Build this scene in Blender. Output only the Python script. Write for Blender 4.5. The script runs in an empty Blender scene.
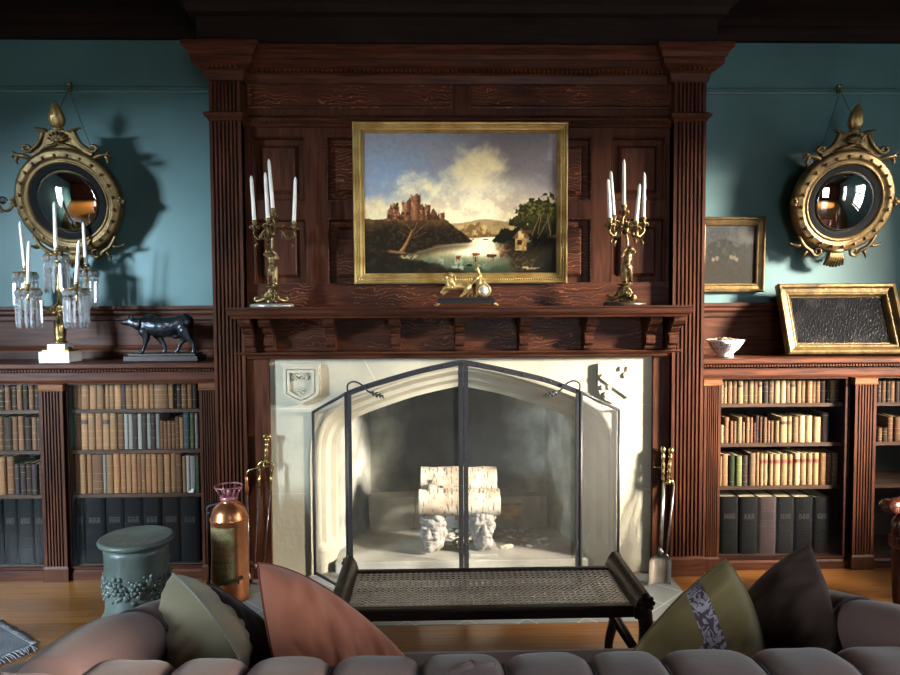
import bpy, bmesh, math, random
import numpy as np
from mathutils import Vector, Matrix, Euler, Quaternion, noise
PI = math.pi
R = random.Random(11)
S = bpy.context.scene
COL = S.collection

# ---------------------------------------------------------------- camera
CAM = Vector((-0.15, 0.0, 1.57)); YAW = math.radians(1.5); PIT = math.radians(2.7); ROL = math.radians(0.3); FPX = 700.0
_f = Vector((math.sin(YAW)*math.cos(PIT), math.cos(YAW)*math.cos(PIT), -math.sin(PIT)))
_r = Vector((math.cos(YAW), -math.sin(YAW), 0.0))
_u = Vector((math.sin(YAW)*math.sin(PIT), math.cos(YAW)*math.sin(PIT), math.cos(PIT)))
_r2 = _r*math.cos(ROL) - _u*math.sin(ROL)
_u2 = _r*math.sin(ROL) + _u*math.cos(ROL)
def ray(px, py): return _f + _r2*((px-450)/FPX) + _u2*((337.5-py)/FPX)
def at(px, py, Y):
    d = ray(px, py); return CAM + d*((Y-CAM.y)/d.y)
def atz(px, py, Z):
    d = ray(px, py); return CAM + d*((Z-CAM.z)/d.z)
cd = bpy.data.cameras.new('camera'); cam = bpy.data.objects.new('camera', cd); COL.objects.link(cam)
cd.sensor_width = 36.0; cd.lens = FPX/900*36.0; cd.clip_start = 0.05
M3 = Matrix((_r2, _u2, -_f)).transposed()
cam.matrix_world = Matrix.Translation(CAM) @ M3.to_4x4()
S.camera = cam

# ---------------------------------------------------------------- mesh builder
class MB:
    def __init__(s): s.v = []; s.f = []; s.m = []; s.s = []
    def add(s, vs, fs, mi=0, smooth=False):
        o = len(s.v); s.v.extend(Vector(p) for p in vs)
        for f in fs: s.f.append([o+i for i in f]); s.m.append(mi); s.s.append(smooth)
        return s
    def box(s, x0, x1, y0, y1, z0, z1, mi=0):
        return s.add([(x0,y0,z0),(x1,y0,z0),(x1,y1,z0),(x0,y1,z0),(x0,y0,z1),(x1,y0,z1),(x1,y1,z1),(x0,y1,z1)],
            [(0,3,2,1),(4,5,6,7),(0,1,5,4),(1,2,6,5),(2,3,7,6),(3,0,4,7)], mi)
    def obox(s, c, size, rot=None, mi=0):
        q = Euler(rot or (0,0,0)).to_matrix(); c = Vector(c); h = [k/2 for k in size]
        vs = [c + q @ Vector((a*h[0], b*h[1], d*h[2])) for d in (-1,1) for a,b in ((-1,-1),(1,-1),(1,1),(-1,1))]
        return s.add(vs, [(0,3,2,1),(4,5,6,7),(0,1,5,4),(1,2,6,5),(2,3,7,6),(3,0,4,7)], mi)
    def prism(s, poly, axis, a0, a1, mi=0, smooth=False):
        n = len(poly)
        def P(p, a): return {'x':(a,p[0],p[1]), 'y':(p[0],a,p[1]), 'z':(p[0],p[1],a)}[axis]
        vs = [P(p,a0) for p in poly] + [P(p,a1) for p in poly]
        s.add(vs, [tuple(range(n)), tuple(range(2*n-1, n-1, -1))], mi)
        return s.add(vs, [(i,(i+1)%n,n+(i+1)%n,n+i) for i in range(n)], mi, smooth)
    def lathe(s, prof, c=(0,0,0), n=24, mi=0, M=None, smooth=True, sx=1, sy=1, flute=None):
        c = Vector(c); vs = []
        for r, z in prof:
            for k in range(n):
                a = 2*PI*k/n; rr = r*(flute(a, z) if flute else 1)
                p = Vector((rr*math.cos(a)*sx, rr*math.sin(a)*sy, z))
                vs.append(c + (M @ p if M else p))
        fs = []
        for i in range(len(prof)-1):
            for k in range(n):
                fs.append((i*n+k, i*n+(k+1)%n, (i+1)*n+(k+1)%n, (i+1)*n+k))
        s.add(vs, fs, mi, smooth)
        if prof[0][0] > 1e-5: s.f.append([len(s.v)-len(vs)+k for k in range(n)][::-1]); s.m.append(mi); s.s.append(False)
        if prof[-1][0] > 1e-5: s.f.append([len(s.v)-n+k for k in range(n)]); s.m.append(mi); s.s.append(False)
        return s
    def tube(s, pts, r, n=8, mi=0, closed=False, cap=True, flat=None):
        pts = [Vector(p) for p in pts]; m = len(pts)
        rs = r if isinstance(r, (list,tuple)) else [r]*m
        vs = []; up = None
        for i, p in enumerate(pts):
            a = pts[(i-1)%m] if (closed or i>0) else p
            b = pts[(i+1)%m] if (closed or i<m-1) else p
            t = (b-a).normalized()
            if up is None:
                up = Vector((0,0,1)) if abs(t.z) < .9 else Vector((0,1,0))
            up = (up - t*up.dot(t)).normalized(); sd = t.cross(up)
            for k in range(n):
                an = 2*PI*k/n
                vs.append(p + (up*math.cos(an)*(flat or 1) + sd*math.sin(an))*rs[i])
        fs = []
        for i in range(m if closed else m-1):
            j = (i+1)%m
            for k in range(n): fs.append((i*n+k, i*n+(k+1)%n, j*n+(k+1)%n, j*n+k))
        if cap and not closed:
            fs.append(tuple(range(n))[::-1]); fs.append(tuple((m-1)*n+k for k in range(n)))
        return s.add(vs, fs, mi, True)
    def ball(s, c, r, nu=10, nv=7, mi=0, M=None):
        r = r if isinstance(r,(tuple,list)) else (r,r,r); c = Vector(c)
        vs = []; fs = []
        for j in range(1,nv):
            th = PI*j/nv
            for k in range(nu):
                p = Vector((r[0]*math.sin(th)*math.cos(2*PI*k/nu), r[1]*math.sin(th)*math.sin(2*PI*k/nu), r[2]*math.cos(th)))
                vs.append(c + (M @ p if M else p))
        t = Vector((0,0,r[2])); vs.append(c + (M @ t if M else t)); vs.append(c - (M @ t if M else t))
        for j in range(nv-2):
            for k in range(nu): fs.append((j*nu+k, (j+1)*nu+k, (j+1)*nu+(k+1)%nu, j*nu+(k+1)%nu))
        T = len(vs)-2
        for k in range(nu): fs.append((T, k, (k+1)%nu)); fs.append((T+1, (nv-2)*nu+(k+1)%nu, (nv-2)*nu+k))
        return s.add(vs, fs, mi, True)
    def capsule(s, a, b, ra, rb, n=10):
        a = Vector(a); b = Vector(b); s.ball(a, ra, n, 7); s.ball(b, rb, n, 7)
        if (b-a).length > 1e-5: s.tube([a,b],[ra,rb],n)
        return s
    def chain(s, pts, rs, n=10):
        for i in range(len(pts)-1): s.capsule(pts[i], pts[i+1], rs[i], rs[i+1], n)
        return s
    def sweep(s, path, prof, closed=False, mi=0, ends=True):
        """prof = [(outward offset, z)] swept along the plan path; outward is to the right of the walking direction"""
        m = len(path); P = [Vector((p[0],p[1])) for p in path]
        def nrm(a,b): d=(b-a).normalized(); return Vector((d.y,-d.x))
        rings = []
        for i in range(m):
            n1 = nrm(P[i-1],P[i]) if (closed or i>0) else None
            n2 = nrm(P[i],P[(i+1)%m]) if (closed or i<m-1) else None
            if n1 is None: d = n2
            elif n2 is None: d = n1
            else:
                d = (n1+n2); d = d/max(d.dot(n1),.2)
            rings.append([(P[i].x+d.x*o, P[i].y+d.y*o, z) for o,z in prof])
        k = len(prof); vs = [p for r in rings for p in r]; fs = []
        for i in range(m if closed else m-1):
            j = (i+1)%m
            for q in range(k-1): fs.append((i*k+q, j*k+q, j*k+q+1, i*k+q+1))
        if ends and not closed:
            fs.append(tuple(range(k))); fs.append(tuple((m-1)*k+q for q in range(k))[::-1])
        return s.add(vs, fs, mi)
    def frame(s, w, h, prof, mi=0):
        """picture frame in the local XZ plane, centre at the origin; prof = [(inset from outer edge, y)]"""
        vs = []; k = len(prof)
        for sx, sz in ((-1,-1),(1,-1),(1,1),(-1,1)):
            for o,y in prof: vs.append((sx*(w/2-o), y, sz*(h/2-o)))
        fs = []
        for i in range(4):
            j = (i+1)%4
            for q in range(k-1): fs.append((i*k+q, j*k+q, j*k+q+1, i*k+q+1))
        return s.add(vs, fs, mi)
    def grid(s, fn, nu, nv, mi=0, smooth=True, closeu=False):
        vs = [fn(i/(nu if closeu else nu-1), j/(nv-1)) for j in range(nv) for i in range(nu)]
        fs = []
        for j in range(nv-1):
            for i in range(nu if closeu else nu-1):
                i2 = (i+1)%nu; fs.append((j*nu+i, j*nu+i2, (j+1)*nu+i2, (j+1)*nu+i))
        return s.add(vs, fs, mi, smooth)
    def xform(s, M, start=0):
        for i in range(start, len(s.v)): s.v[i] = M @ s.v[i]
        return s
    def mesh(s, name, mats, off=None, bev=0, weld=False, recalc=True):
        off = off or Vector((0,0,0))
        me = bpy.data.meshes.new(name)
        me.from_pydata([tuple(p-off) for p in s.v], [], s.f)
        me.polygons.foreach_set('material_index', s.m); me.polygons.foreach_set('use_smooth', s.s)
        for m in mats: me.materials.append(m)
        if recalc or bev or weld:
            bm = bmesh.new(); bm.from_mesh(me)
            if weld or bev: bmesh.ops.remove_doubles(bm, verts=bm.verts, dist=1e-5)
            bmesh.ops.recalc_face_normals(bm, faces=bm.faces)
            if bev:
                es = [e for e in bm.edges if len(e.link_faces)==2 and e.calc_face_angle(0) > .5]
                bmesh.ops.bevel(bm, geom=es, offset=bev, segments=2, profile=.6, affect='EDGES', clamp_overlap=True)
            bm.to_mesh(me); bm.free()
        me.update(); return me
    def fuse(s, voxel, smooth=3, factor=.5):
        """union of everything collected so far as one continuous surface"""
        me = s.mesh('fuse_tmp', []); o = bpy.data.objects.new('fuse_tmp', me); COL.objects.link(o)
        md = o.modifiers.new('r','REMESH'); md.mode = 'VOXEL'; md.voxel_size = voxel
        if smooth: m2 = o.modifiers.new('s','SMOOTH'); m2.iterations = smooth; m2.factor = factor
        dg = bpy.context.evaluated_depsgraph_get(); dg.update()
        ev = o.evaluated_get(dg); nm = bpy.data.meshes.new_from_object(ev)
        out = MB(); out.add([v.co.copy() for v in nm.vertices], [tuple(p.vertices) for p in nm.polygons], 0, True)
        bpy.data.objects.remove(o); bpy.data.meshes.remove(me); bpy.data.meshes.remove(nm)
        return out
    def lump(s, amp, freq, seed=0):
        c = Vector((seed*3.1, seed*1.7, seed*.9))
        for i, p in enumerate(s.v):
            s.v[i] = p + noise.noise_vector(p*freq + c)*amp
        return s

def mats(m): return list(m) if isinstance(m,(list,tuple)) else [m]
def tag(o, label=None, cat=None, group=None, kind=None):
    if label: o['label'] = label
    if cat: o['category'] = cat
    if group: o['group'] = group
    if kind: o['kind'] = kind
    return o
class Thing:
    """an Empty at the thing's base that parents its parts; part meshes are given in world space unless local"""
    def __init__(s, name, label, cat, loc=(0,0,0), group=None, rot=None, mw=None):
        s.loc = Vector(loc); s.local = rot is not None or mw is not None
        s.o = bpy.data.objects.new(name, None); COL.objects.link(s.o); s.o.empty_display_size = .05
        s.o.location = s.loc
        if rot is not None: s.o.rotation_euler = rot
        if mw is not None: s.o.matrix_world = mw
        tag(s.o, label, cat, group)
    def part(s, name, mb, m, parent=None, label=None, bev=0, weld=False, kind=None, me=None, recalc=True):
        me = me or mb.mesh(name, mats(m), None if s.local else s.loc, bev, weld, recalc)
        o = bpy.data.objects.new(name, me); COL.objects.link(o); o.parent = parent or s.o
        tag(o, label, kind=kind); return o
def solo(name, mb, m, label, cat, loc=(0,0,0), group=None, kind=None, bev=0, weld=False, local=False, rot=None):
    me = mb.mesh(name, mats(m), None if local else Vector(loc), bev, weld)
    o = bpy.data.objects.new(name, me); COL.objects.link(o); o.location = loc
    if rot: o.rotation_euler = rot
    return tag(o, label, cat, group, kind)
def struct(name, mb, m, bev=0, label=None):
    o = bpy.data.objects.new(name, mb.mesh(name, mats(m), None, bev)); COL.objects.link(o); o['kind'] = 'structure'
    if label: o['label'] = label
    return o
def subpart(parent, name, mb, m, off=None):
    o = bpy.data.objects.new(name, mb.mesh(name, mats(m), off)); COL.objects.link(o); o.parent = parent; return o
def copy_tree(o, parent=None):
    c = o.copy(); COL.objects.link(c)
    if parent: c.parent = parent
    for ch in list(o.children): copy_tree(ch, c)
    return c
def text_mb(txt, size, depth=.0):
    cu = bpy.data.curves.new('t','FONT'); cu.body = txt; cu.size = size; cu.align_x = 'CENTER'; cu.resolution_u = 2
    o = bpy.data.objects.new('t', cu); COL.objects.link(o)
    dg = bpy.context.evaluated_depsgraph_get(); dg.update()
    me = bpy.data.meshes.new_from_object(o.evaluated_get(dg))
    mb = MB(); mb.add([v.co.copy() for v in me.vertices],[tuple(p.vertices) for p in me.polygons])
    bpy.data.objects.remove(o); bpy.data.curves.remove(cu); bpy.data.meshes.remove(me); return mb
def spline(pts, n=6, closed=False):
    P = [Vector(p) for p in pts]; m = len(P); out = []
    for i in range(m if closed else m-1):
        p0 = P[(i-1)%m] if closed or i>0 else P[i]*2-P[i+1]
        p1, p2 = P[i], P[(i+1)%m]
        p3 = P[(i+2)%m] if closed or i<m-2 else P[i+1]*2-P[i]
        for k in range(n):
            t = k/n
            out.append(.5*((2*p1)+(p2-p0)*t+(2*p0-5*p1+4*p2-p3)*t*t+(3*p1-p0-3*p2+p3)*t**3))
    if not closed: out.append(P[-1])
    return out
def spiral(c, r0, r1, a0, turns, n, plane='xz', sgn=1):
    out = []
    for k in range(n+1):
        t = k/n; a = a0 + sgn*2*PI*turns*t; r = r0+(r1-r0)*t
        if plane=='xz': out.append(Vector((c[0]+r*math.cos(a), c[1], c[2]+r*math.sin(a))))
        else: out.append(Vector((c[0], c[1]+r*math.cos(a), c[2]+r*math.sin(a))))
    return out

# ---------------------------------------------------------------- materials
def lin(c):
    return tuple(((x/255)/12.92 if x/255<=.04045 else ((x/255+.055)/1.055)**2.4) for x in c)+(1,)
def mat(name, col, rough=.5, metal=0, bump=None, vary=None, spec=.5, coat=0, sheen=0, trans=0, em=None, scale=(1,1,1), rvar=0):
    """bump=(scale,strength,detail); vary=(colour2, noise scale, contrast lo, hi)"""
    m = bpy.data.materials.new(name); m.use_nodes = True; nt = m.node_tree; b = nt.nodes['Principled BSDF']
    col = col if len(col)==4 else lin(col)
    b.inputs['Base Color'].default_value = col; b.inputs['Roughness'].default_value = rough; b.inputs['Metallic'].default_value = metal
    b.inputs['Specular IOR Level'].default_value = spec; b.inputs['Coat Weight'].default_value = coat; b.inputs['Coat Roughness'].default_value = .15
    b.inputs['Sheen Weight'].default_value = sheen; b.inputs['Transmission Weight'].default_value = trans
    tc = nt.nodes.new('ShaderNodeTexCoord'); mp = nt.nodes.new('ShaderNodeMapping'); mp.inputs['Scale'].default_value = scale
    nt.links.new(tc.outputs['Object'], mp.inputs['Vector'])
    if vary:
        c2, sc, lo, hi = vary
        nz = nt.nodes.new('ShaderNodeTexNoise'); nz.inputs['Scale'].default_value = sc; nz.inputs['Detail'].default_value = 6
        rp = nt.nodes.new('ShaderNodeValToRGB'); e = rp.color_ramp.elements
        e[0].position = lo; e[1].position = hi; e[0].color = col; e[1].color = c2 if len(c2)==4 else lin(c2)
        nt.links.new(mp.outputs[0], nz.inputs['Vector']); nt.links.new(nz.outputs['Fac'], rp.inputs[0]); nt.links.new(rp.outputs[0], b.inputs['Base Color'])
        if rvar:
            mr = nt.nodes.new('ShaderNodeMapRange'); mr.inputs[3].default_value = rough-rvar; mr.inputs[4].default_value = rough+rvar
            nt.links.new(nz.outputs['Fac'], mr.inputs[0]); nt.links.new(mr.outputs[0], b.inputs['Roughness'])
    if bump:
        nb = nt.nodes.new('ShaderNodeTexNoise'); nb.inputs['Scale'].default_value = bump[0]; nb.inputs['Detail'].default_value = bump[2] if len(bump)>2 else 4
        bp = nt.nodes.new('ShaderNodeBump'); bp.inputs['Strength'].default_value = bump[1]; bp.inputs['Distance'].default_value = .01
        nt.links.new(mp.outputs[0], nb.inputs['Vector']); nt.links.new(nb.outputs['Fac'], bp.inputs['Height']); nt.links.new(bp.outputs[0], b.inputs['Normal'])
    if em: b.inputs['Emission Color'].default_value = em[0]; b.inputs['Emission Strength'].default_value = em[1]
    return m
def wood(name, c1, c2, axis='z', rough=.44, fleck=None, coat=.02, grain=1.0):
    m = bpy.data.materials.new(name); m.use_nodes = True; nt = m.node_tree; L = nt.links.new; b = nt.nodes['Principled BSDF']
    tc = nt.nodes.new('ShaderNodeTexCoord'); mp = nt.nodes.new('ShaderNodeMapping')
    st = {'x':(1.2,16,16),'y':(16,1.2,16),'z':(16,16,1.2)}[axis]
    mp.inputs['Scale'].default_value = st; L(tc.outputs['Object'], mp.inputs['Vector'])
    nz = nt.nodes.new('ShaderNodeTexNoise'); nz.inputs['Scale'].default_value = 3.2; nz.inputs['Detail'].default_value = 8; nz.inputs['Distortion'].default_value = .6
    L(mp.outputs[0], nz.inputs['Vector'])
    rp = nt.nodes.new('ShaderNodeValToRGB'); e = rp.color_ramp.elements
    e[0].position = .32; e[0].color = lin(c1); e[1].position = .70; e[1].color = lin(c2); L(nz.outputs['Fac'], rp.inputs[0])
    out = rp.outputs[0]
    nz2 = nt.nodes.new('ShaderNodeTexNoise'); nz2.inputs['Scale'].default_value = 1.7; nz2.inputs['Detail'].default_value = 3; L(tc.outputs['Object'], nz2.inputs['Vector'])
    mx = nt.nodes.new('ShaderNodeMix'); mx.data_type = 'RGBA'; mx.blend_type = 'MULTIPLY'; mx.inputs['Factor'].default_value = .45
    r2 = nt.nodes.new('ShaderNodeValToRGB'); r2.color_ramp.elements[0].position=.3; r2.color_ramp.elements[1].position=.7
    r2.color_ramp.elements[0].color=(.55,.5,.5,1); r2.color_ramp.elements[1].color=(1,1,1,1)
    L(nz2.outputs['Fac'], r2.inputs[0]); L(out, mx.inputs[6]); L(r2.outputs[0], mx.inputs[7]); out = mx.outputs[2]
    if fleck:
        mf = nt.nodes.new('ShaderNodeMapping'); mf.inputs['Location'].default_value=(3,0,5); mf.inputs['Scale'].default_value = {'x':(9,1,16),'z':(20,1,9)}[axis]; L(tc.outputs['Object'], mf.inputs['Vector'])
        wv = nt.nodes.new('ShaderNodeTexWave'); wv.wave_type='RINGS'; wv.inputs['Scale'].default_value = .9; wv.inputs['Distortion'].default_value = 14; wv.inputs['Detail'].default_value = 3; wv.inputs['Detail Scale'].default_value=1.2
        L(mf.outputs[0], wv.inputs['Vector'])
        r3 = nt.nodes.new('ShaderNodeValToRGB'); r3.color_ramp.elements[0].position=.90; r3.color_ramp.elements[1].position=.99
        L(wv.outputs['Fac'], r3.inputs[0])
        nm = nt.nodes.new('ShaderNodeTexNoise'); nm.inputs['Scale'].default_value = 4; L(tc.outputs['Object'], nm.inputs['Vector'])
        r4 = nt.nodes.new('ShaderNodeValToRGB'); r4.color_ramp.elements[0].position=.42; r4.color_ramp.elements[1].position=.6; L(nm.outputs['Fac'], r4.inputs[0])
        mu = nt.nodes.new('ShaderNodeMath'); mu.operation='MULTIPLY'; L(r3.outputs[0], mu.inputs[0]); L(r4.outputs[0], mu.inputs[1])
        m3 = nt.nodes.new('ShaderNodeMix'); m3.data_type='RGBA'; m3.inputs[7].default_value = lin(fleck); L(mu.outputs[0], m3.inputs['Factor']); L(out, m3.inputs[6]); out = m3.outputs[2]
    L(out, b.inputs['Base Color'])
    bp = nt.nodes.new('ShaderNodeBump'); bp.inputs['Strength'].default_value = .18*grain; bp.inputs['Distance'].default_value=.004
    L(nz.outputs['Fac'], bp.inputs['Height']); L(bp.outputs[0], b.inputs['Normal'])
    b.inputs['Roughness'].default_value = rough; b.inputs['Coat Weight'].default_value = coat; b.inputs['Coat Roughness'].default_value=.25
    b.inputs['Specular IOR Level'].default_value = .12
    return m
def glassy(name, tint=(1,1,1,1), rough=.01, refl=1.0, base=None):
    """thin pane: clear with a fresnel reflection"""
    m = bpy.data.materials.new(name); m.use_nodes = True; nt = m.node_tree; nt.nodes.clear(); L = nt.links.new
    o = nt.nodes.new('ShaderNodeOutputMaterial'); t = nt.nodes.new('ShaderNodeBsdfTransparent'); g = nt.nodes.new('ShaderNodeBsdfGlossy')
    t.inputs[0].default_value = tint; g.inputs['Roughness'].default_value = rough
    fr = nt.nodes.new('ShaderNodeFresnel'); fr.inputs[0].default_value = 1.5
    mu = nt.nodes.new('ShaderNodeMath'); mu.operation='MULTIPLY'; mu.inputs[1].default_value = refl; L(fr.outputs[0], mu.inputs[0])
    mx = nt.nodes.new('ShaderNodeMixShader'); L(mu.outputs[0], mx.inputs[0]); L(t.outputs[0], mx.inputs[1]); L(g.outputs[0], mx.inputs[2])
    last = mx
    if base:
        d = nt.nodes.new('ShaderNodeBsdfDiffuse'); d.inputs[0].default_value = base[0]
        m2 = nt.nodes.new('ShaderNodeMixShader'); m2.inputs[0].default_value = base[1]; L(mx.outputs[0], m2.inputs[1]); L(d.outputs[0], m2.inputs[2]); last = m2
    L(last.outputs[0], o.inputs[0]); return m

OAK = wood('oak', (45,23,15), (82,46,29), 'z')
OAKX = wood('oak_horizontal', (45,23,15), (84,47,30), 'x')
OAKF = wood('oak_flecked', (47,24,16), (80,44,28), 'x', fleck=(126,76,48))
OAKD = wood('oak_dark', (34,18,13), (62,33,22), 'x', rough=.45)
CEIL = wood('ceiling_oak', (22,14,10), (34,22,16), 'x', rough=.7, coat=0)
GOLD = mat('gilding', (206,180,118), .38, .7, bump=(60,.25), vary=((160,128,68), 9, .35, .7))
GOLDOLD = mat('old_gilding', (104,84,50), .45, .7, bump=(50,.3), vary=((60,47,28), 12, .4, .72))
BRASS = mat('brass', (190,166,110), .26, .95, vary=((140,114,66), 30, .4, .7))
BRONZEG = mat('gilt_bronze', (136,118,82), .36, .85, bump=(120,.2), vary=((84,64,36), 40, .38, .66))
IRON = mat('iron', (58,58,62), .48, .55, bump=(200,.15))
STEEL = mat('steel', (150,146,140), .35, .9, vary=((90,84,78), 20, .4, .7))
WAX = mat('candle_wax', (238,236,228), .45, 0, spec=.4)
# ================================================================ ROOM
TEAL = mat('teal_paint', (66,103,103), .55, vary=((56,91,92), 2.2, .35, .7), bump=(9,.12), rvar=.05)
WALLD = wood('wall_oak', (48,24,16), (80,42,28), 'z', rough=.5)
YW = 4.40; XL, XR = -4.2, 4.2; YB = -3.2; ZC = 3.45
def wall_hole(x0, x1, z0, z1, hx0, hx1, hz0, hz1, box):
    box(x0, hx0, z0, z1); box(hx1, x1, z0, z1); box(hx0, hx1, z0, hz0); box(hx0, hx1, hz1, z1)
mb = MB(); wall_hole(XL-.2, XR+.2, -.1, ZC+.1, -.78, .82, -.1, 1.26, lambda a,b,c,d: mb.box(a, b, YW, YW+.2, c, d)); struct('wall_back', mb, TEAL)
WIN_R = (1.86, 3.05, 1.20, 2.60); WIN_L = (.40, 1.80, .80, 2.50); WIN_B = (.5, 1.9, .5, 2.7); WIN_R2 = (-1.25, .12, .8, 2.7)
mb = MB(); wall_hole(YB, 1.2, 0, ZC, *WIN_R2, lambda a,b,c,d: mb.box(XR, XR+.25, a, b, c, d)); wall_hole(1.2, YW, 0, ZC, *WIN_R, lambda a,b,c,d: mb.box(XR, XR+.25, a, b, c, d)); struct('wall_right', mb, TEAL)
mb = MB(); wall_hole(YB, YW, 0, ZC, *WIN_L, lambda a,b,c,d: mb.box(XL-.25, XL, a, b, c, d)); struct('wall_left', mb, TEAL)
mb = MB(); wall_hole(XL-.2, XR+.2, 0, ZC, *WIN_B, lambda a,b,c,d: mb.box(a, b, YB-.25, YB, c, d)); struct('wall_front', mb, WALLD)
WFR = mat('window_paint', (196,190,178), .5)
PANE = glassy('window_glass', (1,1,1,1), refl=.6)
def window(i, rng, axis, pos):
    a0,a1,z0,z1 = rng; mb = MB()
    def bx(a,b,c,d,t=.06):
        if axis=='x': mb.box(pos-t/2, pos+t/2, a, b, c, d)
        else: mb.box(a, b, pos-t/2, pos+t/2, c, d)
    f=.06
    bx(a0,a0+f,z0,z1); bx(a1-f,a1,z0,z1); bx(a0+f,a1-f,z0,z0+f); bx(a0+f,a1-f,z1-f,z1); zm=z0+(z1-z0)*.62
    bx(a0+f,a1-f,zm-.04,zm+.04)
    n = 3 if a1-a0>2 else 2
    for k in range(1,n): x=a0+(a1-a0)*k/n; bx(x-.035,x+.035,z0+f,z1-f)
    o = struct('window_%d'%i, mb, WFR)
    g = MB(); t=.004
    if axis=='x': g.box(pos-t,pos+t,a0,a1,z0,z1)
    else: g.box(a0,a1,pos-t,pos+t,z0,z1)
    subpart(o, 'pane', g, PANE)
    s = MB()
    if axis=='x':
        sg = -1 if pos>0 else 1
        s.box(min(pos, pos+sg*.24), max(pos, pos+sg*.24), a0-.06, a1+.06, z0-.05, z0)
    else: s.box(a0-.06,a1+.06,pos,pos+.24,z0-.05,z0)
    subpart(o, 'window_sill', s, OAKX)
window(1, WIN_L, 'x', XL-.12); window(2, WIN_R, 'x', XR+.12); window(3, WIN_B, 'y', YB-.12); window(4, WIN_R2, 'x', XR+.12)

# floor boards
def floor_mat():
    m = bpy.data.materials.new('floor_boards'); m.use_nodes=True; nt=m.node_tree; L=nt.links.new; b=nt.nodes['Principled BSDF']
    tc=nt.nodes.new('ShaderNodeTexCoord'); br=nt.nodes.new('ShaderNodeTexBrick'); br.inputs['Scale'].default_value=1
    br.inputs['Brick Width'].default_value=1.9; br.inputs['Row Height'].default_value=.075; br.inputs['Mortar Size'].default_value=.0016
    br.inputs['Color1'].default_value=lin((126,80,35)); br.inputs['Color2'].default_value=lin((148,97,44)); br.inputs['Mortar'].default_value=lin((60,32,14))
    L(tc.outputs['Object'], br.inputs['Vector'])
    mp=nt.nodes.new('ShaderNodeMapping'); mp.inputs['Scale'].default_value=(1.5,22,1); L(tc.outputs['Object'], mp.inputs['Vector'])
    nz=nt.nodes.new('ShaderNodeTexNoise'); nz.inputs['Scale'].default_value=3; nz.inputs['Detail'].default_value=7; L(mp.outputs[0],nz.inputs['Vector'])
    rp=nt.nodes.new('ShaderNodeValToRGB'); rp.color_ramp.elements[0].color=(.6,.55,.5,1); rp.color_ramp.elements[0].position=.3; rp.color_ramp.elements[1].position=.65; L(nz.outputs['Fac'],rp.inputs[0])
    mx=nt.nodes.new('ShaderNodeMix'); mx.data_type='RGBA'; mx.blend_type='MULTIPLY'; mx.inputs['Factor'].default_value=.8
    L(br.outputs['Color'],mx.inputs[6]); L(rp.outputs[0],mx.inputs[7]); L(mx.outputs[2],b.inputs['Base Color'])
    b.inputs['Roughness'].default_value=.3; b.inputs['Coat Weight'].default_value=.2
    bp=nt.nodes.new('ShaderNodeBump'); bp.inputs['Strength'].default_value=.2; bp.inputs['Distance'].default_value=.003; L(br.outputs['Fac'],bp.inputs['Height']); bp.invert=True; L(bp.outputs[0],b.inputs['Normal'])
    return m
mb=MB(); mb.box(XL-.2,XR+.2,YB-.2,YW+.2,-.12,0); struct('floor', mb, floor_mat())
mb=MB(); mb.box(XL-.2,XR+.2,YB-.2,YW+.2,ZC,ZC+.12); struct('ceiling', mb, CEIL)
# dark oak crown and beam casing along the back wall
mb=MB(); mb.sweep([(XL,YW),(-1.30,YW)][::-1] and [(XL,YW),(XR,YW)], [(0,3.19),(.045,3.19),(.05,3.225),(.075,3.25),(.10,3.26),(.10,3.30),(.16,3.32),(.30,3.33),(.34,3.36),(.34,3.45),(0,3.45)]); struct('trim_1', mb, CEIL)
# casing of the chimney breast up to the ceiling
mb=MB(); mb.box(-1.40,1.42,3.86,YW-.01,2.985,ZC); mb.sweep([(-1.40,YW-.01),(-1.40,3.86),(1.42,3.86),(1.42,YW-.01)],[(0,3.12),(.04,3.13),(.05,3.17),(.12,3.22),(.12,3.27),(.2,3.31),(.2,3.44),(0,3.44)]); struct('trim_2', mb, CEIL)
# picture rail, both sides of the chimney breast
mb=MB(); pr=[(0,2.872),(.012,2.872),(.016,2.885),(.03,2.893),(.03,2.90),(.022,2.906),(0,2.908)]
mb.sweep([(XL,YW),(-1.36,YW)],pr); struct('trim_3', mb, TEAL)
mb=MB(); mb.sweep([(1.38,YW),(XR,YW)],pr); struct('trim_4', mb, TEAL)
# oak dado behind the bookcase tops
def dado(i,x0,x1):
    mb=MB(); mb.sweep([(x0,YW),(x1,YW)],[(0,1.1),(.03,1.1),(.03,1.285),(.045,1.285),(.045,1.30),(.03,1.315),(.022,1.33),(.022,1.478),(.034,1.486),(.034,1.51),(.05,1.525),(.05,1.54),(.062,1.552),(.062,1.572),(0,1.572)])
    struct('trim_%d'%i, mb, OAKX)
dado(5,XL,-1.36); dado(6,1.385,XR)

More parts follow.
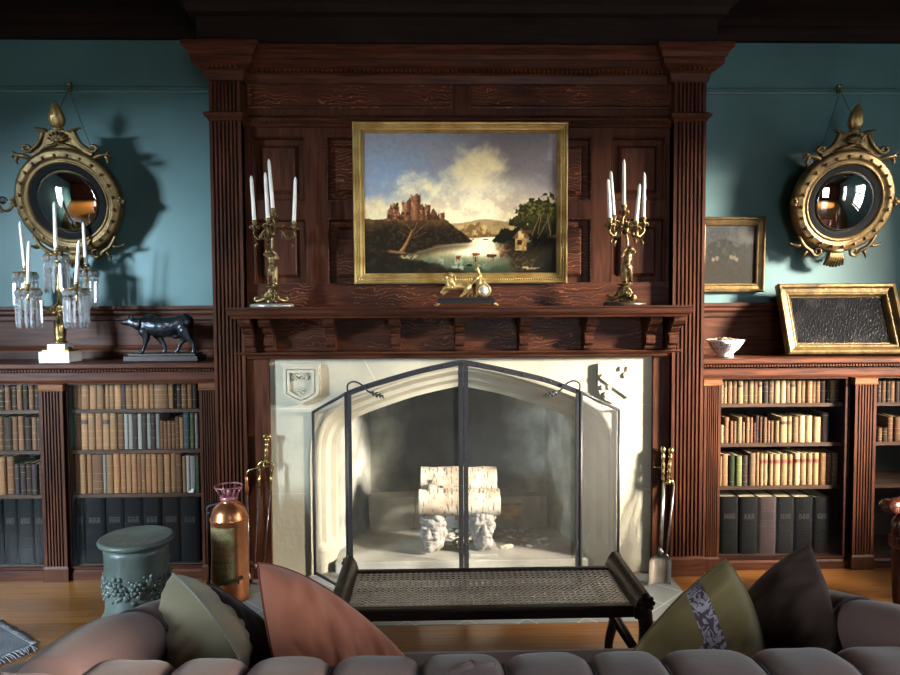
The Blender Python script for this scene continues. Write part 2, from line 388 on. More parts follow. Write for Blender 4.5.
# ================================================================ FIREPLACE
SY = 3.998
STONE = mat('limestone', (182,175,153), .75, vary=((158,153,136), 3.0, .35, .7), bump=(30,.25,8))
FP = Thing('fireplace', 'carved oak chimneypiece with fluted pilasters around a pale stone arched fireplace', 'fireplace', (0.015, 4.0, 0))
PX = ((-1.365,-1.193),(1.214,1.395))
def fluted(mb, x0, x1, y0, y1, z0, z1, n, depth=.014, mi=0):
    """vertical fluted shaft: front edge at y0"""
    e = .012; w = (x1-x0-2*e)/n; poly = [(x0,y1),(x0,y0)]
    for k in range(n):
        a = x0+e+k*w; g = w*.22
        poly.append((a+g,y0))
        for t in range(1,6): poly.append((a+g+(w-2*g)*t/6, y0+depth*math.sin(PI*t/6)))
        poly.append((a+w-g,y0))
    poly += [(x1,y0),(x1,y1)]
    mb.prism(poly,'z',z0,z1,mi)
for x0,x1 in PX:
    mb=MB(); fluted(mb,x0,x1,3.93,4.0,.115,2.585,7); fluted(mb,x0+.002,x1-.002,3.932,4.0,2.635,2.835,7)
    mb.box(x0,x1,3.945,4.0,.10,2.85)
    mb.sweep([(x0,4.0),(x0,3.93),(x1,3.93),(x1,4.0)],[(0,2.583),(.006,2.586),(.006,2.594),(.018,2.605),(.024,2.612),(.024,2.626),(.006,2.634),(0,2.637)])
    p=FP.part('pilaster',mb,OAK)
    b=MB(); b.sweep([(x0,4.0),(x0,3.93),(x1,3.93),(x1,4.0)],[(0,0),(.014,0),(.014,.10),(.008,.112),(0,.116)]); b.box(x0+.001,x1-.001,3.931,4.0,0,.115); FP.part('plinth',b,OAKX,p)
# chimney breast body (wood) as overmantel ground + returns
mb=MB(); YG=4.045
mb.box(-1.36,-1.075,4.0,YW-.002,0,1.29); mb.box(1.125,1.385,4.0,YW-.002,0,1.29)
mb.box(-1.36,1.385,YG,YW-.002,1.27,2.995)
FP.part('chimney_breast',mb,OAK)
# overmantel framing: stiles and rails standing in front of the ground, panels raised inside
def X(px,py=210): return at(px,py,4.0).x
def Z(py): return at(460,py,4.0).z
zt, zb = Z(118), Z(285); zr1, zr2 = Z(201), Z(218)
mb=MB(); f0,f1 = 4.0, YG+.005
stiles=[(-1.193,X(252)),(X(306),X(327)),(X(451),X(470)),(X(592),X(611)),(X(666),1.214)]
for a,b in stiles: mb.box(a,b,f0,f1,1.56,2.80)
for i in range(4):
    a,b = stiles[i][1],stiles[i+1][0]
    for c,d in ((1.56,zb),(zr1,zr2),(Z(136),2.80)): mb.box(a,b,f0,f1,c,d)
FP.part('panel_frame',mb,OAK)
for i in range(4):
    a,b = stiles[i][1],stiles[i+1][0]
    for c,d in ((zr2,zb),(Z(136),zr1)):
        lo,hi=min(c,d),max(c,d)
        q=MB(); q.frame(b-a,hi-lo,[(0,-.0),(0.0,-.008),(.006,-.010),(.012,-.002),(.014,.026),(.045,.026),(.066,.006),(.066,.03)])
        w,h=(b-a)/2-.064,(hi-lo)/2-.064
        q.add([(-w,.006,-h),(w,.006,-h),(w,.006,h),(-w,.006,h)],[(0,1,2,3)])
        q.xform(Matrix.Translation(((a+b)/2,f0+.012,(lo+hi)/2))); FP.part('raised_panel',q,OAKF if (b-a)>.4 else OAK)
# flecked rail under the panels
mb=MB(); mb.box(-1.192,1.213,3.994,f1,1.56,zb+.012); FP.part('bottom_rail',mb,OAKF)
# two long frieze panels, dentil course and egg moulding
mb=MB()
mb.sweep([(-1.193,3.995),(1.214,3.995)],[(0,2.565),(.012,2.568),(.02,2.58),(.02,2.592),(.03,2.60),(.03,2.612),(.008,2.62),(0,2.635)])
nd=150
for k in range(nd):
    x=-1.19+2.40*(k+.5)/nd; mb.box(x-.005,x+.005,3.966,3.985,2.582,2.597)
FP.part('dentil_moulding',mb,OAKX)
for a,b in ((X(247,95),X(452,95)),(X(468,95),X(672,95))):
    q=MB(); w,h=b-a,Z(81)-Z(109); q.frame(w,h,[(0,0),(0,-.012),(.008,-.014),(.02,0),(.02,.02)]); w2,h2=w/2-.018,h/2-.018
    q.add([(-w2,.001,-h2),(w2,.001,-h2),(w2,.001,h2),(-w2,.001,h2)],[(0,1,2,3)]); q.xform(Matrix.Translation(((a+b)/2,3.997,(Z(81)+Z(109))/2))); FP.part('frieze_panel',q,OAKF)
path=[(-1.365,YW-.01),(-1.365,3.93),(-1.180,3.93),(-1.180,3.992),(1.200,3.992),(1.200,3.93),(1.395,3.93),(1.395,YW-.01)]
mb=MB(); mb.sweep(path,[(0,2.80),(.008,2.806),(.016,2.845),(.024,2.855),(.040,2.862),(.062,2.878),(.070,2.882),(.072,2.912),(.080,2.918),(.088,2.938),(.104,2.956),(.110,2.960),(.110,2.985),(0,2.985)]); e=mb
for k in range(92):
    x=-1.165+2.35*(k+.5)/92; e.ball((x,3.948,2.864),(.0095,.012,.013),6,4)
for x0,x1 in PX:
    for k in range(7): e.ball((x0+(x1-x0)*(k+.5)/7,3.886,2.864),(.0095,.012,.013),6,4)
FP.part('cornice',mb,OAKX)
# mantel shelf, frieze board, corbels
sl,sr=-1.225,1.245
mb=MB(); mb.sweep([(sl,3.93),(sl,3.70),(sr,3.70),(sr,3.93)],[(-.03,1.500),(-.02,1.500),(-.016,1.512),(-.004,1.518),(0,1.528),(0,1.545),(.006,1.551),(.006,1.560),(-.03,1.560)]); mb.box(sl+.03,sr-.03,3.73,4.0,1.500,1.5595); mb.box(-1.193,1.214,3.9,4.0,1.500,1.5595)
FP.part('mantel_shelf',mb,OAKX)
mb=MB(); mb.box(-1.193,1.214,3.955,4.0,1.29,1.502); FP.part('frieze_board',mb,OAKF)
mb=MB(); mb.sweep([(-1.215,3.99),(-1.215,3.952),(1.237,3.952),(1.237,3.99)],[(0,1.272),(.008,1.272),(.012,1.285),(.02,1.290),(.03,1.300),(.03,1.307),(0,1.314)]); mb.box(-1.193,1.214,3.953,4.02,1.268,1.312); FP.part('lower_moulding',mb,OAKX)
cx=[at(p,330,3.8).x for p in (246,265,328.5,395,460.5,526,592.5,655,677)]
for k,x in enumerate(cx):
    w=.032; out = k in (0,8); y1=3.953 if not out else 3.93
    q=MB(); top=3.735
    prof=[(y1,1.314),(y1-.045,1.314),(y1-.05,1.34),(y1-.075,1.345),(y1-.082,1.365),(y1-.08,1.392),(y1-.062,1.40),(y1-.064,1.412),(y1-.10,1.418),(y1-.118,1.436),(y1-.116,1.446)]
    q.prism(prof+[(y1,1.446)],'x',x-w*.78,x+w*.78)
    for zz in (1.328,1.356,1.378): q.box(x-w*.82,x+w*.82,y1-.088+(.012 if zz<1.34 else 0)*2,y1-.04,zz-.004,zz+.004)
    q.prism([(y1,1.446),(y1-.13,1.446),(y1-.16,1.458),(y1-.178,1.478),(y1-.178,1.5005),(y1,1.5005)],'x',x-w,x+w)
    FP.part('corbel',q,OAK)
# wood jambs between the stone and the pilasters
for a,b in ((-1.193,-1.072),(1.120,1.214)):
    mb=MB(); mb.box(a,b,3.968,4.06,0,1.27); FP.part('jamb_board',mb,OAK)

# --- stone surround with four-centred arch
ACX=.022
half=[(.887,.0),(.887,.2),(.887,.45),(.886,.66),(.880,.76),(.860,.85),(.815,.935),(.735,1.00),(.60,1.065),(.30,1.165),(.0,1.232)]
sp=spline([(x,0,z) for x,z in half],6)
R_=[(p.x,p.z) for p in sp]; L_=[(-x,z) for x,z in R_[::-1][1:]]
ARCH=R_+L_          # from right foot over the apex to left foot
def offs(d):
    out=[];n=len(ARCH)
    for i,(x,z) in enumerate(ARCH):
        a=ARCH[max(i-1,0)];b=ARCH[min(i+1,n-1)];tx,tz=b[0]-a[0],b[1]-a[1];l=math.hypot(tx,tz)
        nx,nz=-tz/l,tx/l
        if i in (0,n-1): nz=0;nx=-1 if x>0 else 1
        if abs(x)<1e-6: nx=0;nz=-1.02
        xx,zz=x+nx*d,z+nz*d
        out.append((xx+ACX,max(zz,0)))
    return out
mb=MB(); A0=offs(0); top=1.274; n=len(A0)
vs=[(x,SY,z) for x,z in A0]+[(x,SY,top) for x,z in A0]; fs=[(i,i+1,n+i+1,n+i) for i in range(n-1)]
mb.add(vs,fs)
mb.box(ACX+.887,1.125,SY,4.4,0,top); mb.box(-1.075,ACX-.887,SY,4.4,0,top)
prof=[(0,SY),(.012,SY+.004),(.018,SY+.022),(.034,SY+.026),(.040,SY+.038),(.062,SY+.075),(.088,SY+.085),(.094,SY+.10),(.112,SY+.125),(.140,SY+.135),(.142,SY+.26)]
rings=[offs(d) for d,_ in prof]
for q in range(len(prof)-1):
    vs=[(x,prof[q][1],z) for x,z in rings[q]]+[(x,prof[q+1][1],z) for x,z in rings[q+1]]
    mb.add(vs,[(i,i+1,n+i+1,n+i) for i in range(n-1)],0,False)
# stop blocks at the feet of the moulding
for s_ in (1,-1):
    xo=ACX+s_*.887; xi=ACX+s_*.745
    po=[(xo,SY+.001),(xo-s_*.03,SY+.012),(xi,SY+.11),(xi,SY+.26),(xo,SY+.26)]
    mb.prism(po,'z',0,.13); 
    v=[(p[0],p[1],.13) for p in po]; mid=[(xo,SY+.06,.21),(xo-s_*.03,SY+.07,.21),(xi+s_*.01,SY+.14,.20),(xi,SY+.26,.18),(xo,SY+.26,.21)]
    mb.add(v+mid,[(i,(i+1)%5,5+(i+1)%5,5+i) for i in range(5)])
# masonry joints: thin raised beads of pointing
JOINT=mat('pointing',(192,186,166),.8)
j=mb
for a,b in (((-1.07,.49),(-.87,.49)),((-1.07,.98),(-.84,.98)),((.93,.49),(1.118,.49)),((.90,.985),(1.118,.985)),((-.545,1.274),(-.47,1.13)),((.60,1.274),(.55,1.10))):
    d=Vector((b[0]-a[0],0,b[1]-a[1])).normalized(); nn=Vector((d.z,0,-d.x))*.0022
    A=Vector((a[0],SY-.0008,a[1]));B=Vector((b[0],SY-.0008,b[1])); j.add([A-nn,B-nn,B+nn,A+nn],[(0,1,2,3)],1)
st=FP.part('stone_surround',mb,[STONE,JOINT])
# shields
def shield_poly(cx,cz,w,h,tip):
    return [(cx-w/2,cz+h/2),(cx+w/2,cz+h/2),(cx+w/2,cz-h/2+tip),(cx+w*.25,cz-h/2+tip*.35),(cx,cz-h/2),(cx-w*.25,cz-h/2+tip*.35),(cx-w/2,cz-h/2+tip)]
mb=MB(); c=at(301,384,SY); sx,sz=c.x,c.z
mb.prism(shield_poly(sx,sz,.225,.232,.06),'y',SY-.035,SY+.01)
def ring(mb,w1,h1,t1,w2,h2,t2,y0,y1,y2):
    a=shield_poly(sx+.008,sz,w1,h1,t1);b=shield_poly(sx+.008,sz,w2,h2,t2);n=len(a)
    vs=[(p[0],y0,p[1]) for p in a]+[(p[0],y1,p[1]) for p in a]+[(p[0],y1,p[1]) for p in b]+[(p[0],y2,p[1]) for p in b]
    mb.add(vs,[(k*n+i,k*n+(i+1)%n,(k+1)*n+(i+1)%n,(k+1)*n+i) for k in range(3) for i in range(n)])
ring(mb,.20,.212,.055,.165,.18,.045,SY-.034,SY-.05,SY-.036)
ring(mb,.155,.168,.042,.125,.135,.036,SY-.034,SY-.052,SY-.04)
for cx_,cz_ in ((sx-.022,sz+.043),(sx+.036,sz+.043),(sx+.006,sz-.032)):
    for k in range(6): a=2*PI*k/6+.3; mb.ball((cx_+.014*math.cos(a),SY-.034,cz_+.014*math.sin(a)),(.0085,.012,.0085),6,5)
    mb.ball((cx_,SY-.046,cz_),(.008,.01,.008),6,5)
FP.part('carved_shield',mb,STONE,st,'carved shield with three flowers')
mb=MB(); c=at(614,383,SY); sx,sz=c.x,c.z; w,h=.20,.232
poly=[(sx-w/2,sz+h/2),(sx+w/2,sz+h/2),(sx+w/2,sz-h*.12),(sx+w*.42,sz-h*.30),(sx+w*.25,sz-h*.42),(sx,sz-h/2),(sx-w*.25,sz-h*.42),(sx-w*.42,sz-h*.30),(sx-w/2,sz-h*.12)]
mb.prism(poly,'y',SY-.028,SY+.01)
d=Vector((1,0,-1.0)).normalized(); nn=Vector((1,0,1)).normalized(); p0=Vector((sx-w/2+.016,0,sz+h*.20)); 
for off_ in (0,):
    a=p0; b=p0+Vector((w*.84,0,-h*.52)); d=(b-a).normalized(); nn=Vector((-d.z,0,d.x))
    vs=[];
    for q,y in ((-.014,SY-.027),(-.014,SY-.040),(.014,SY-.040),(.014,SY-.027)):
        vs+= [Vector((a.x+nn.x*q,y,a.z+nn.z*q)),Vector((b.x+nn.x*q,y,b.z+nn.z*q))]
    mb.add(vs,[(0,1,3,2),(2,3,5,4),(4,5,7,6),(0,2,4,6),(1,7,5,3)])
for dx,dz,k in ((.034,.086,0),(.074,.086,0),(.058,.05,1),(-.072,-.020,0),(-.034,-.020,0),(-.052,-.060,1)):
    if k==0: mb.box(sx+dx-.010,sx+dx+.010,SY-.039,SY-.027,sz+dz-.013,sz+dz+.013)
    else:
        pl=[(sx+dx+.013*math.cos(a),sz+dz+.016*math.sin(a)) for a in [PI/2+PI*i/8 for i in range(9)]]+[(sx+dx+.010,sz+dz-.016),(sx+dx+.012,sz+dz+.016)]
        mb.prism(pl,'y',SY-.039,SY-.027)
FP.part('carved_shield',mb,STONE,st,'plain shield with a diagonal band and small blocks')
# --- firebox lining
def soot_shade_mat():
    m=mat('firebox_stone',(150,150,136),.85,bump=(25,.5,8)); nt=m.node_tree; L=nt.links.new; b=nt.nodes['Principled BSDF']
    tc=nt.nodes.new('ShaderNodeTexCoord')
    nz=nt.nodes.new('ShaderNodeTexNoise'); nz.inputs['Scale'].default_value=4.5; nz.inputs['Detail'].default_value=9; L(tc.outputs['Object'],nz.inputs['Vector'])
    r1=nt.nodes.new('ShaderNodeValToRGB'); e=r1.color_ramp.elements; e[0].position=.34;e[1].position=.68;e[0].color=lin((112,112,102));e[1].color=lin((178,178,164)); L(nz.outputs['Fac'],r1.inputs[0])
    # soot plus painted-in firebox shade, around the middle of the back and upward
    sp_=nt.nodes.new('ShaderNodeSeparateXYZ'); L(tc.outputs['Object'],sp_.inputs[0])
    ax=nt.nodes.new('ShaderNodeMath'); ax.operation='ABSOLUTE'; L(sp_.outputs[0],ax.inputs[0])
    n2=nt.nodes.new('ShaderNodeTexNoise'); n2.inputs['Scale'].default_value=3; n2.inputs['Detail'].default_value=6; L(tc.outputs['Object'],n2.inputs['Vector'])
    ad=nt.nodes.new('ShaderNodeMath'); ad.operation='MULTIPLY_ADD'; ad.inputs[1].default_value=.35; L(n2.outputs['Fac'],ad.inputs[0]); L(ax.outputs[0],ad.inputs[2])
    r2=nt.nodes.new('ShaderNodeMapRange'); r2.inputs[1].default_value=.50; r2.inputs[2].default_value=.68; r2.inputs[3].default_value=.85; r2.inputs[4].default_value=.0; L(ad.outputs[0],r2.inputs[0])
    mz=nt.nodes.new('ShaderNodeMapRange'); mz.inputs[1].default_value=.10; mz.inputs[2].default_value=.38; L(sp_.outputs[2],mz.inputs[0])
    mu=nt.nodes.new('ShaderNodeMath'); mu.operation='MULTIPLY'; L(r2.outputs[0],mu.inputs[0]); L(mz.outputs[0],mu.inputs[1])
    mx=nt.nodes.new('ShaderNodeMix'); mx.data_type='RGBA'; mx.inputs[7].default_value=lin((26,26,25)); L(mu.outputs[0],mx.inputs['Factor']); L(r1.outputs[0],mx.inputs[6]); L(mx.outputs[2],b.inputs['Base Color'])
    return m
SOOT_SHADE=soot_shade_mat()
mb=MB(); inner=offs(.142); y0=SY+.26; yb=4.78
back=[(ACX+(x-ACX)*.80,z if z<.05 else z+.25) for x,z in inner]; back=[(x,max(z,0)) for x,z in back]
vs=[(x,y0-.02,z) for x,z in inner]+[(x,yb,z) for x,z in back]; n=len(inner)
mb.add(vs,[(i,i+1,n+i+1,n+i) for i in range(n-1)])
vs=[(x,yb,z) for x,z in back]; mb.add([(x,yb,z) for x,z in back]+[(x,yb,0) for x,z in back],[(i,i+1,n+i+1,n+i) for i in range(n-1)])
FP.part('firebox',mb,SOOT_SHADE)
FLAG=mat('hearth_flag',(176,172,160),.7,vary=((140,138,128),5,.35,.7),bump=(18,.3,7))
mb=MB(); mb.box(ACX-.745,ACX+.745,SY+.05,yb,0,.065); FP.part('inner_hearth',mb,FLAG,bev=.006)
mb=MB()
rr=random.Random(3)
for row in range(2):
    x=ACX-.60-row*.0
    while x<ACX+.58:
        w=rr.uniform(.26,.44); x2=min(x+w,ACX+.60); d=rr.uniform(0,.015)
        mb.grid(lambda u,v:Vector((x+.002+(x2-x-.004)*u,4.62+d+.012*abs(2*u-1)**4,.066+row*.108+.106*v)),9,7); mb.box(x+.003,x2-.003,4.634+d,4.775,.066+row*.108,.066+row*.108+.105); x=x2
FP.part('fireback_ledge',mb.lump(.012,11),FLAG)
# ash and rubble on the inner hearth
ASH=mat('ash',(186,180,166),.95,bump=(60,.6))
mb=MB()
for k in range(90):
    a=rr.uniform(-.1,.55);x=ACX+a; y=rr.uniform(4.25,4.6); s_=rr.uniform(.006,.022)*(1.2 if a<.3 else .8)
    mb.ball((x,y,.065+s_*.35),(s_*1.4,s_,s_*.7),6,4)
FP.part('ash_rubble',mb,ASH,kind='stuff')
# hearth of slate tiles laid diagonally
def slate():
    m=bpy.data.materials.new('slate_tiles'); m.use_nodes=True; nt=m.node_tree; L=nt.links.new; b=nt.nodes['Principled BSDF']
    tc=nt.nodes.new('ShaderNodeTexCoord'); mp=nt.nodes.new('ShaderNodeMapping'); mp.inputs['Rotation'].default_value=(0,0,PI/4); L(tc.outputs['Object'],mp.inputs['Vector'])
    br=nt.nodes.new('ShaderNodeTexBrick'); br.offset=0; br.inputs['Scale'].default_value=1; br.inputs['Brick Width'].default_value=.21; br.inputs['Row Height'].default_value=.21; br.inputs['Mortar Size'].default_value=.003
    br.inputs['Color1'].default_value=lin((128,132,132)); br.inputs['Color2'].default_value=lin((150,152,150)); br.inputs['Mortar'].default_value=lin((196,196,190)); L(mp.outputs[0],br.inputs['Vector'])
    nz=nt.nodes.new('ShaderNodeTexNoise'); nz.inputs['Scale'].default_value=12; nz.inputs['Detail'].default_value=6; L(tc.outputs['Object'],nz.inputs['Vector'])
    mx=nt.nodes.new('ShaderNodeMix'); mx.data_type='RGBA'; mx.blend_type='MULTIPLY'; mx.inputs['Factor'].default_value=.4; L(br.outputs['Color'],mx.inputs[6]); L(nz.outputs['Color'],mx.inputs[7]); L(mx.outputs[2],b.inputs['Base Color'])
    b.inputs['Roughness'].default_value=.42; return m
mb=MB(); mb.box(-1.19,1.21,3.36,3.966,.0005,.004); mb.box(ACX-.887,ACX+.887,3.966,SY+.05,.0005,.004); FP.part('hearth',mb,slate(),label='grey slate hearth with pale diagonal joints')
# ================================================================ BOOKCASES
PGLASS = glassy('bookcase_glass', (.98,.985,.985,1), rough=.012, refl=.38)
BACKM = mat('bookcase_inside', (34,22,16), .7)
SHELFM = wood('shelf_oak', (60,44,36), (92,72,60), 'x', rough=.45)
def bookcase(side):
    L = side=='left'
    if L: x0,x1=-3.32,-1.364; pil=[(-2.364,-2.236),(-1.470,-1.366)]; bays=[(-2.222,-1.476),(-3.20,-2.378)]
    else: x0,x1=1.394,3.40; pil=[(1.424,1.521),(2.311,2.435)]; bays=[(1.527,2.268),(2.449,3.28)]
    lab = 'oak bookcase with glazed doors left of the fireplace, holding a crystal candelabrum and bronze cow' if L else 'oak bookcase with glazed doors right of the fireplace, beneath the leaning gilt-framed painting'
    T=Thing('bookcase',lab,'bookcase',((x0+x1)/2,4.2,0))
    mb=MB(); mb.box(x0,x1,4.375,4.397,0,1.20); mb.box(x0,x0+.02,4.03,4.38,0,1.20); mb.box(x1-.02,x1,4.03,4.38,0,1.20)
    for a,b in pil:
        if a>x0+.1 or True: mb.box(a-.006,b+.006,4.035,4.37,.05,1.14)
    T.part('carcass',mb,BACKM)
    mb=MB(); mb.box(x0,x1,4.02,4.38,0.0,.058); mb.sweep([(x0,4.02),(x1,4.02)],[(0,0),(.02,0),(.02,.045),(.012,.056),(0,.06)]); T.part('base',mb,OAKX)
    mb=MB(); mb.box(x0,x1,4.01,4.395,1.137,1.248)
    mb.sweep([(x0,4.01),(x1,4.01)],[(0,1.137),(.012,1.137),(.016,1.146),(.010,1.152),(.010,1.196),(.014,1.20),(.030,1.212),(.045,1.220),(.05,1.226),(.05,1.245),(.044,1.25),(0,1.25)])
    n=int((x1-x0)/.017)
    for k in range(n):
        x=x0+(x1-x0)*(k+.5)/n; mb.box(x-.0045,x+.0045,3.966,3.99,1.203,1.214)
    T.part('top_board',mb,OAKX)
    for a,b in pil:
        mb=MB(); fluted(mb,a,b,3.985,4.03,.085,1.092,6,.009); mb.box(a,b,3.996,4.03,.0,1.136)
        mb.sweep([(a,4.03),(a,3.985),(b,3.985),(b,4.03)],[(0,0),(.007,0),(.007,.075),(0,.088)])
        p=T.part('pilaster',mb,OAK)
        c=MB(); c.sweep([(a,4.03),(a,3.985),(b,3.985),(b,4.03)],[(-.01,1.092),(.004,1.092),(.008,1.10),(.004,1.106),(.004,1.128),(.010,1.136),(-.01,1.136)]); T.part('capital',c,wood('oak_pale_'+side+str(len(bpy.data.materials)),(84,51,32),(122,80,52),'x'),p)
    for bi,(a,b) in enumerate(bays):
        for z in (.978,.743,.487):
            mb=MB(); mb.box(a,b,4.045,4.374,z-.020,z); T.part('shelf',mb,SHELFM)
        mb=MB(); mb.box(a,b,4.05,4.374,.059,.075); T.part('shelf',mb,SHELFM)
        d=MB(); t=.012
        d.box(a-.01,a-.01+t,4.006,4.028,.065,1.134); d.box(b+.01-t,b+.01,4.006,4.028,.065,1.134); d.box(a,b,4.006,4.028,.062,.076); d.box(a,b,4.006,4.028,1.128,1.136)
        dr=T.part('door',d,OAKD)
        g=MB(); g.box(a,b,4.014,4.018,.074,1.13); T.part('glass_pane',g,PGLASS,dr)
    return T
bookcase('left'); bookcase('right')

# ---------------------------------------------------------------- books
def leather(name, c1, c2, rough=.5):
    m=mat('leather_'+name,c1,rough,spec=.14,bump=(45,.12,6),vary=(c2,7,.32,.72),scale=(1,1,.5)); nt=m.node_tree; L=nt.links.new; b=nt.nodes['Principled BSDF']
    src=b.inputs['Base Color'].links[0].from_socket
    oi=nt.nodes.new('ShaderNodeObjectInfo'); hs=nt.nodes.new('ShaderNodeHueSaturation'); mr=nt.nodes.new('ShaderNodeMapRange'); mr.inputs[3].default_value=.62; mr.inputs[4].default_value=1.10; hs.inputs['Saturation'].default_value=.86
    L(oi.outputs['Random'],mr.inputs[0]); L(mr.outputs[0],hs.inputs['Value']); L(src,hs.inputs['Color']); L(hs.outputs[0],b.inputs['Base Color']); return m
LE={'t':leather('tan',(150,105,58),(112,74,40)),'o':leather('russet',(162,105,54),(122,76,38)),'b':leather('brown',(122,78,42),(82,48,26)),'d':leather('dark',(64,46,36),(42,30,24)),
    'c':leather('cream',(196,166,114),(168,136,88)),'g':leather('green',(62,76,48),(44,54,34)),'l':leather('lime',(140,140,74),(112,114,60)),'s':leather('slate',(70,82,88),(52,62,68)),
    'k':leather('black',(14,14,15),(10,10,11),.7),'m':leather('maroon',(84,36,34),(58,24,24)),'y':leather('straw',(158,128,82),(122,94,58)),'p':leather('plum',(64,50,50),(60,46,46)),'r':leather('speckled',(132,100,66),(72,50,32)),'w':leather('grey',(146,140,130),(112,108,100))}
DESC={'t':'tan leather','o':'russet leather','b':'brown leather','d':'dark brown','c':'pale cream','g':'dark green','l':'light green','s':'slate blue','k':'black','m':'maroon','y':'straw coloured','p':'plum brown','r':'speckled brown','w':'grey'}
GILTD=mat('worn_gilt',(40,36,29),.6,.2); GILT=mat('gilt_lettering',(190,160,96),.35,.7); PAGES=mat('page_edges',(190,172,136),.8,bump=(200,.4)); REDL=mat('red_label',(120,48,34),.5); DARKL=mat('dark_label',(56,34,26),.5)
Z1,Z2,Z3,Z4=.978,.743,.487,.075
ORD='first second third fourth fifth sixth seventh eighth ninth tenth eleventh twelfth thirteenth fourteenth fifteenth sixteenth seventeenth eighteenth nineteenth twentieth twenty-first twenty-second twenty-third twenty-fourth twenty-fifth twenty-sixth twenty-seventh twenty-eighth'.split()
def book(x0,x1,z,h,code,label,group,depth=.15,lean=0,lab=None,y=4.062,bands=5,folio=False):
    w=(x1-x0)*.965; xc=(x0+x1)/2; mb=MB(); R_=random.Random(int(xc*1e4)+int(h*1e4))
    y0=y+R_.uniform(0,.012); n=8; bul=min(.009,w*.28)
    arc=[(-w/2+w*i/n, -bul*math.sqrt(max(0,1-(2*i/n-1)**2))) for i in range(n+1)]
    mb.prism(arc+[(w/2,depth),(w/2-.0022,depth),(w/2-.0022,.004),(-w/2+.0022,.004),(-w/2+.0022,depth),(-w/2,depth)],'z',0,h,0,False)
    mb.box(-w/2+.0022,w/2-.0022,.004,depth-.003,.003,h-.004,1)
    def band(z0,z1,mi,pr):
        a=[(q[0],q[1]-pr) for q in arc]; m=len(a)
        vs=[(q[0],q[1],z0) for q in a]+[(q[0],q[1],z1) for q in a]; mb.add(vs,[(i,i+1,m+i+1,m+i) for i in range(m-1)],mi,True)
        if pr>.001:
            for zz,oo in ((z0,0),(z1,0)):
                vs=[(q[0],q[1],zz) for q in a]+[(q[0],q[1],zz) for q in arc]; mb.add(vs,[(i,i+1,m+i+1,m+i) for i in range(m-1)],0,True)
    for k in range(bands):
        zz=h*(k+.55)/(bands+.1); band(zz-.0016,zz+.0016,0,.0016)
        if R_.random()<.5 and not folio: band(zz+.0030,zz+.0042,3,.0003)
    if lab: band(h*.70,h*.82,2,.0006)
    if folio:
        for zz in (.80,.795-.03,.62,.59,.30,.10): band(h*zz,h*zz+.0012,0,.0008)
    o=solo('book',mb,[LE[code],PAGES,{'r':REDL,'d':DARKL}.get(lab or 'd'),GILT],label,'book',(xc,y0,z),group,local=True,rot=(0,lean,0))
    if folio:
        t=MB()
        for q,zz in enumerate((.69,.655,.63)):
            nn=R_.randint(3,6)
            for k in range(nn):
                xx=(-.5+ (k+.5)/nn)*w*.62
                yy=-bul*math.sqrt(max(0,1-(2*xx/w)**2))-.0012; a=w*.62/nn*.33; t.box(xx-a,xx+a,yy,yy+.0008,h*zz-.005,h*zz+.005)
        me=t.mesh('gilt_title',[GILTD]); c=bpy.data.objects.new('gilt_title',me); COL.objects.link(c); c.parent=o
    return o
def row(edges, ytop, z, codes, where, group, yb=None, **kw):
    """edges: list of (px0,px1) pairs; ytop: px of the top of each"""
    YY=4.062; frm=kw.get('frm','left'); items=[]
    for i,((a,b),yt,c) in enumerate(zip(edges,ytop,codes)):
        xa=at(a,440,YY).x; xb=at(b,440,YY).x; h=min(max(.08,at((a+b)/2,yt,YY).z-z),{Z1:.154,Z2:.211,Z3:.232,Z4:.388}[z])
        for lo,hi in BAYS:
            if lo<(xa+xb)/2<hi: xa,xb=max(xa,lo),min(xb,hi); break
        else: continue
        if xb-xa>.007: items.append((i,xa,xb,h,c))
    n=len(items)
    for k,(i,xa,xb,h,c) in enumerate(items):
        o=ORD[k] if frm=='left' else ORD[kw.get('skip',0)+n-1-k]
        ad='slim ' if xb-xa<.019 else ''
        book(xa,xb,z+.0006,h,c,'%s%s book, %s from %s, %s'%(ad,DESC[c],o,frm,where),group,lab=kw.get('labs',{}).get(i),depth=kw.get('depth',.15),folio=kw.get('folio',False),bands=kw.get('bands',5))
BAYS=((-2.218,-1.480),(-3.2,-2.382),(1.531,2.264),(2.453,3.28))
def pairs(e,org,sc): return [(org+a/sc,org+b/sc) for a,b in zip(e[:-1],e[1:])]
def yy(v,org,sc): return [org+t/sc for t in v]
BL='bookcase left of fireplace'; BR='bookcase right of fireplace'
# left main bay (edges read in a crop 5.4 times enlarged)
e=[18,56,64,76,121,166,206,246,272,300,340,358,396,426,456,486,512,586,600,618,632,660,692,720,744]
row(pairs(e,60,5.4),[379.5]*30,Z1,'towooototoptoootootkdbbdd'[:len(e)-1],'top shelf, '+BL,'books on the top shelf, left bookcase')
e=[34,70,114,155,193,233,271,309,348,372,397,420,444,468,492,516,541,560,580,602,624,646,668,702,726,744]
row(pairs(e,60,5.4),yy([206]*7+[210]*9+[246,250,248,250,226,228,204,206,210],375,5.4),Z2,'rootottbwwpwpwpwbbbbbtsgw','second shelf, '+BL,'books on the second shelf, left bookcase',labs={k:'d' for k in (0,2,5)})
e=[42,68,101,137,168,228,246,284,318,350,382,410,434,456,490,520,556,592,622,656,676,698,730,748]
row(pairs(e,60,5.4),yy([428,428,428,428,430,430,428,426,426,428,426,426,426,428,426,428,428,424,424,440,436,438,440],375,5.4),Z3,'totobwtootobtoototbtwwgb','third shelf, '+BL,'books on the third shelf, left bookcase')
e=[252,310,385,455,528,598,670,742]
row(pairs(e,0,3.75),[497]*7,Z4,'kkkkkkk','bottom shelf, '+BL,'folios on the bottom shelf, left bookcase',folio=True,depth=.24,bands=6)
OL='outer bay of left bookcase'
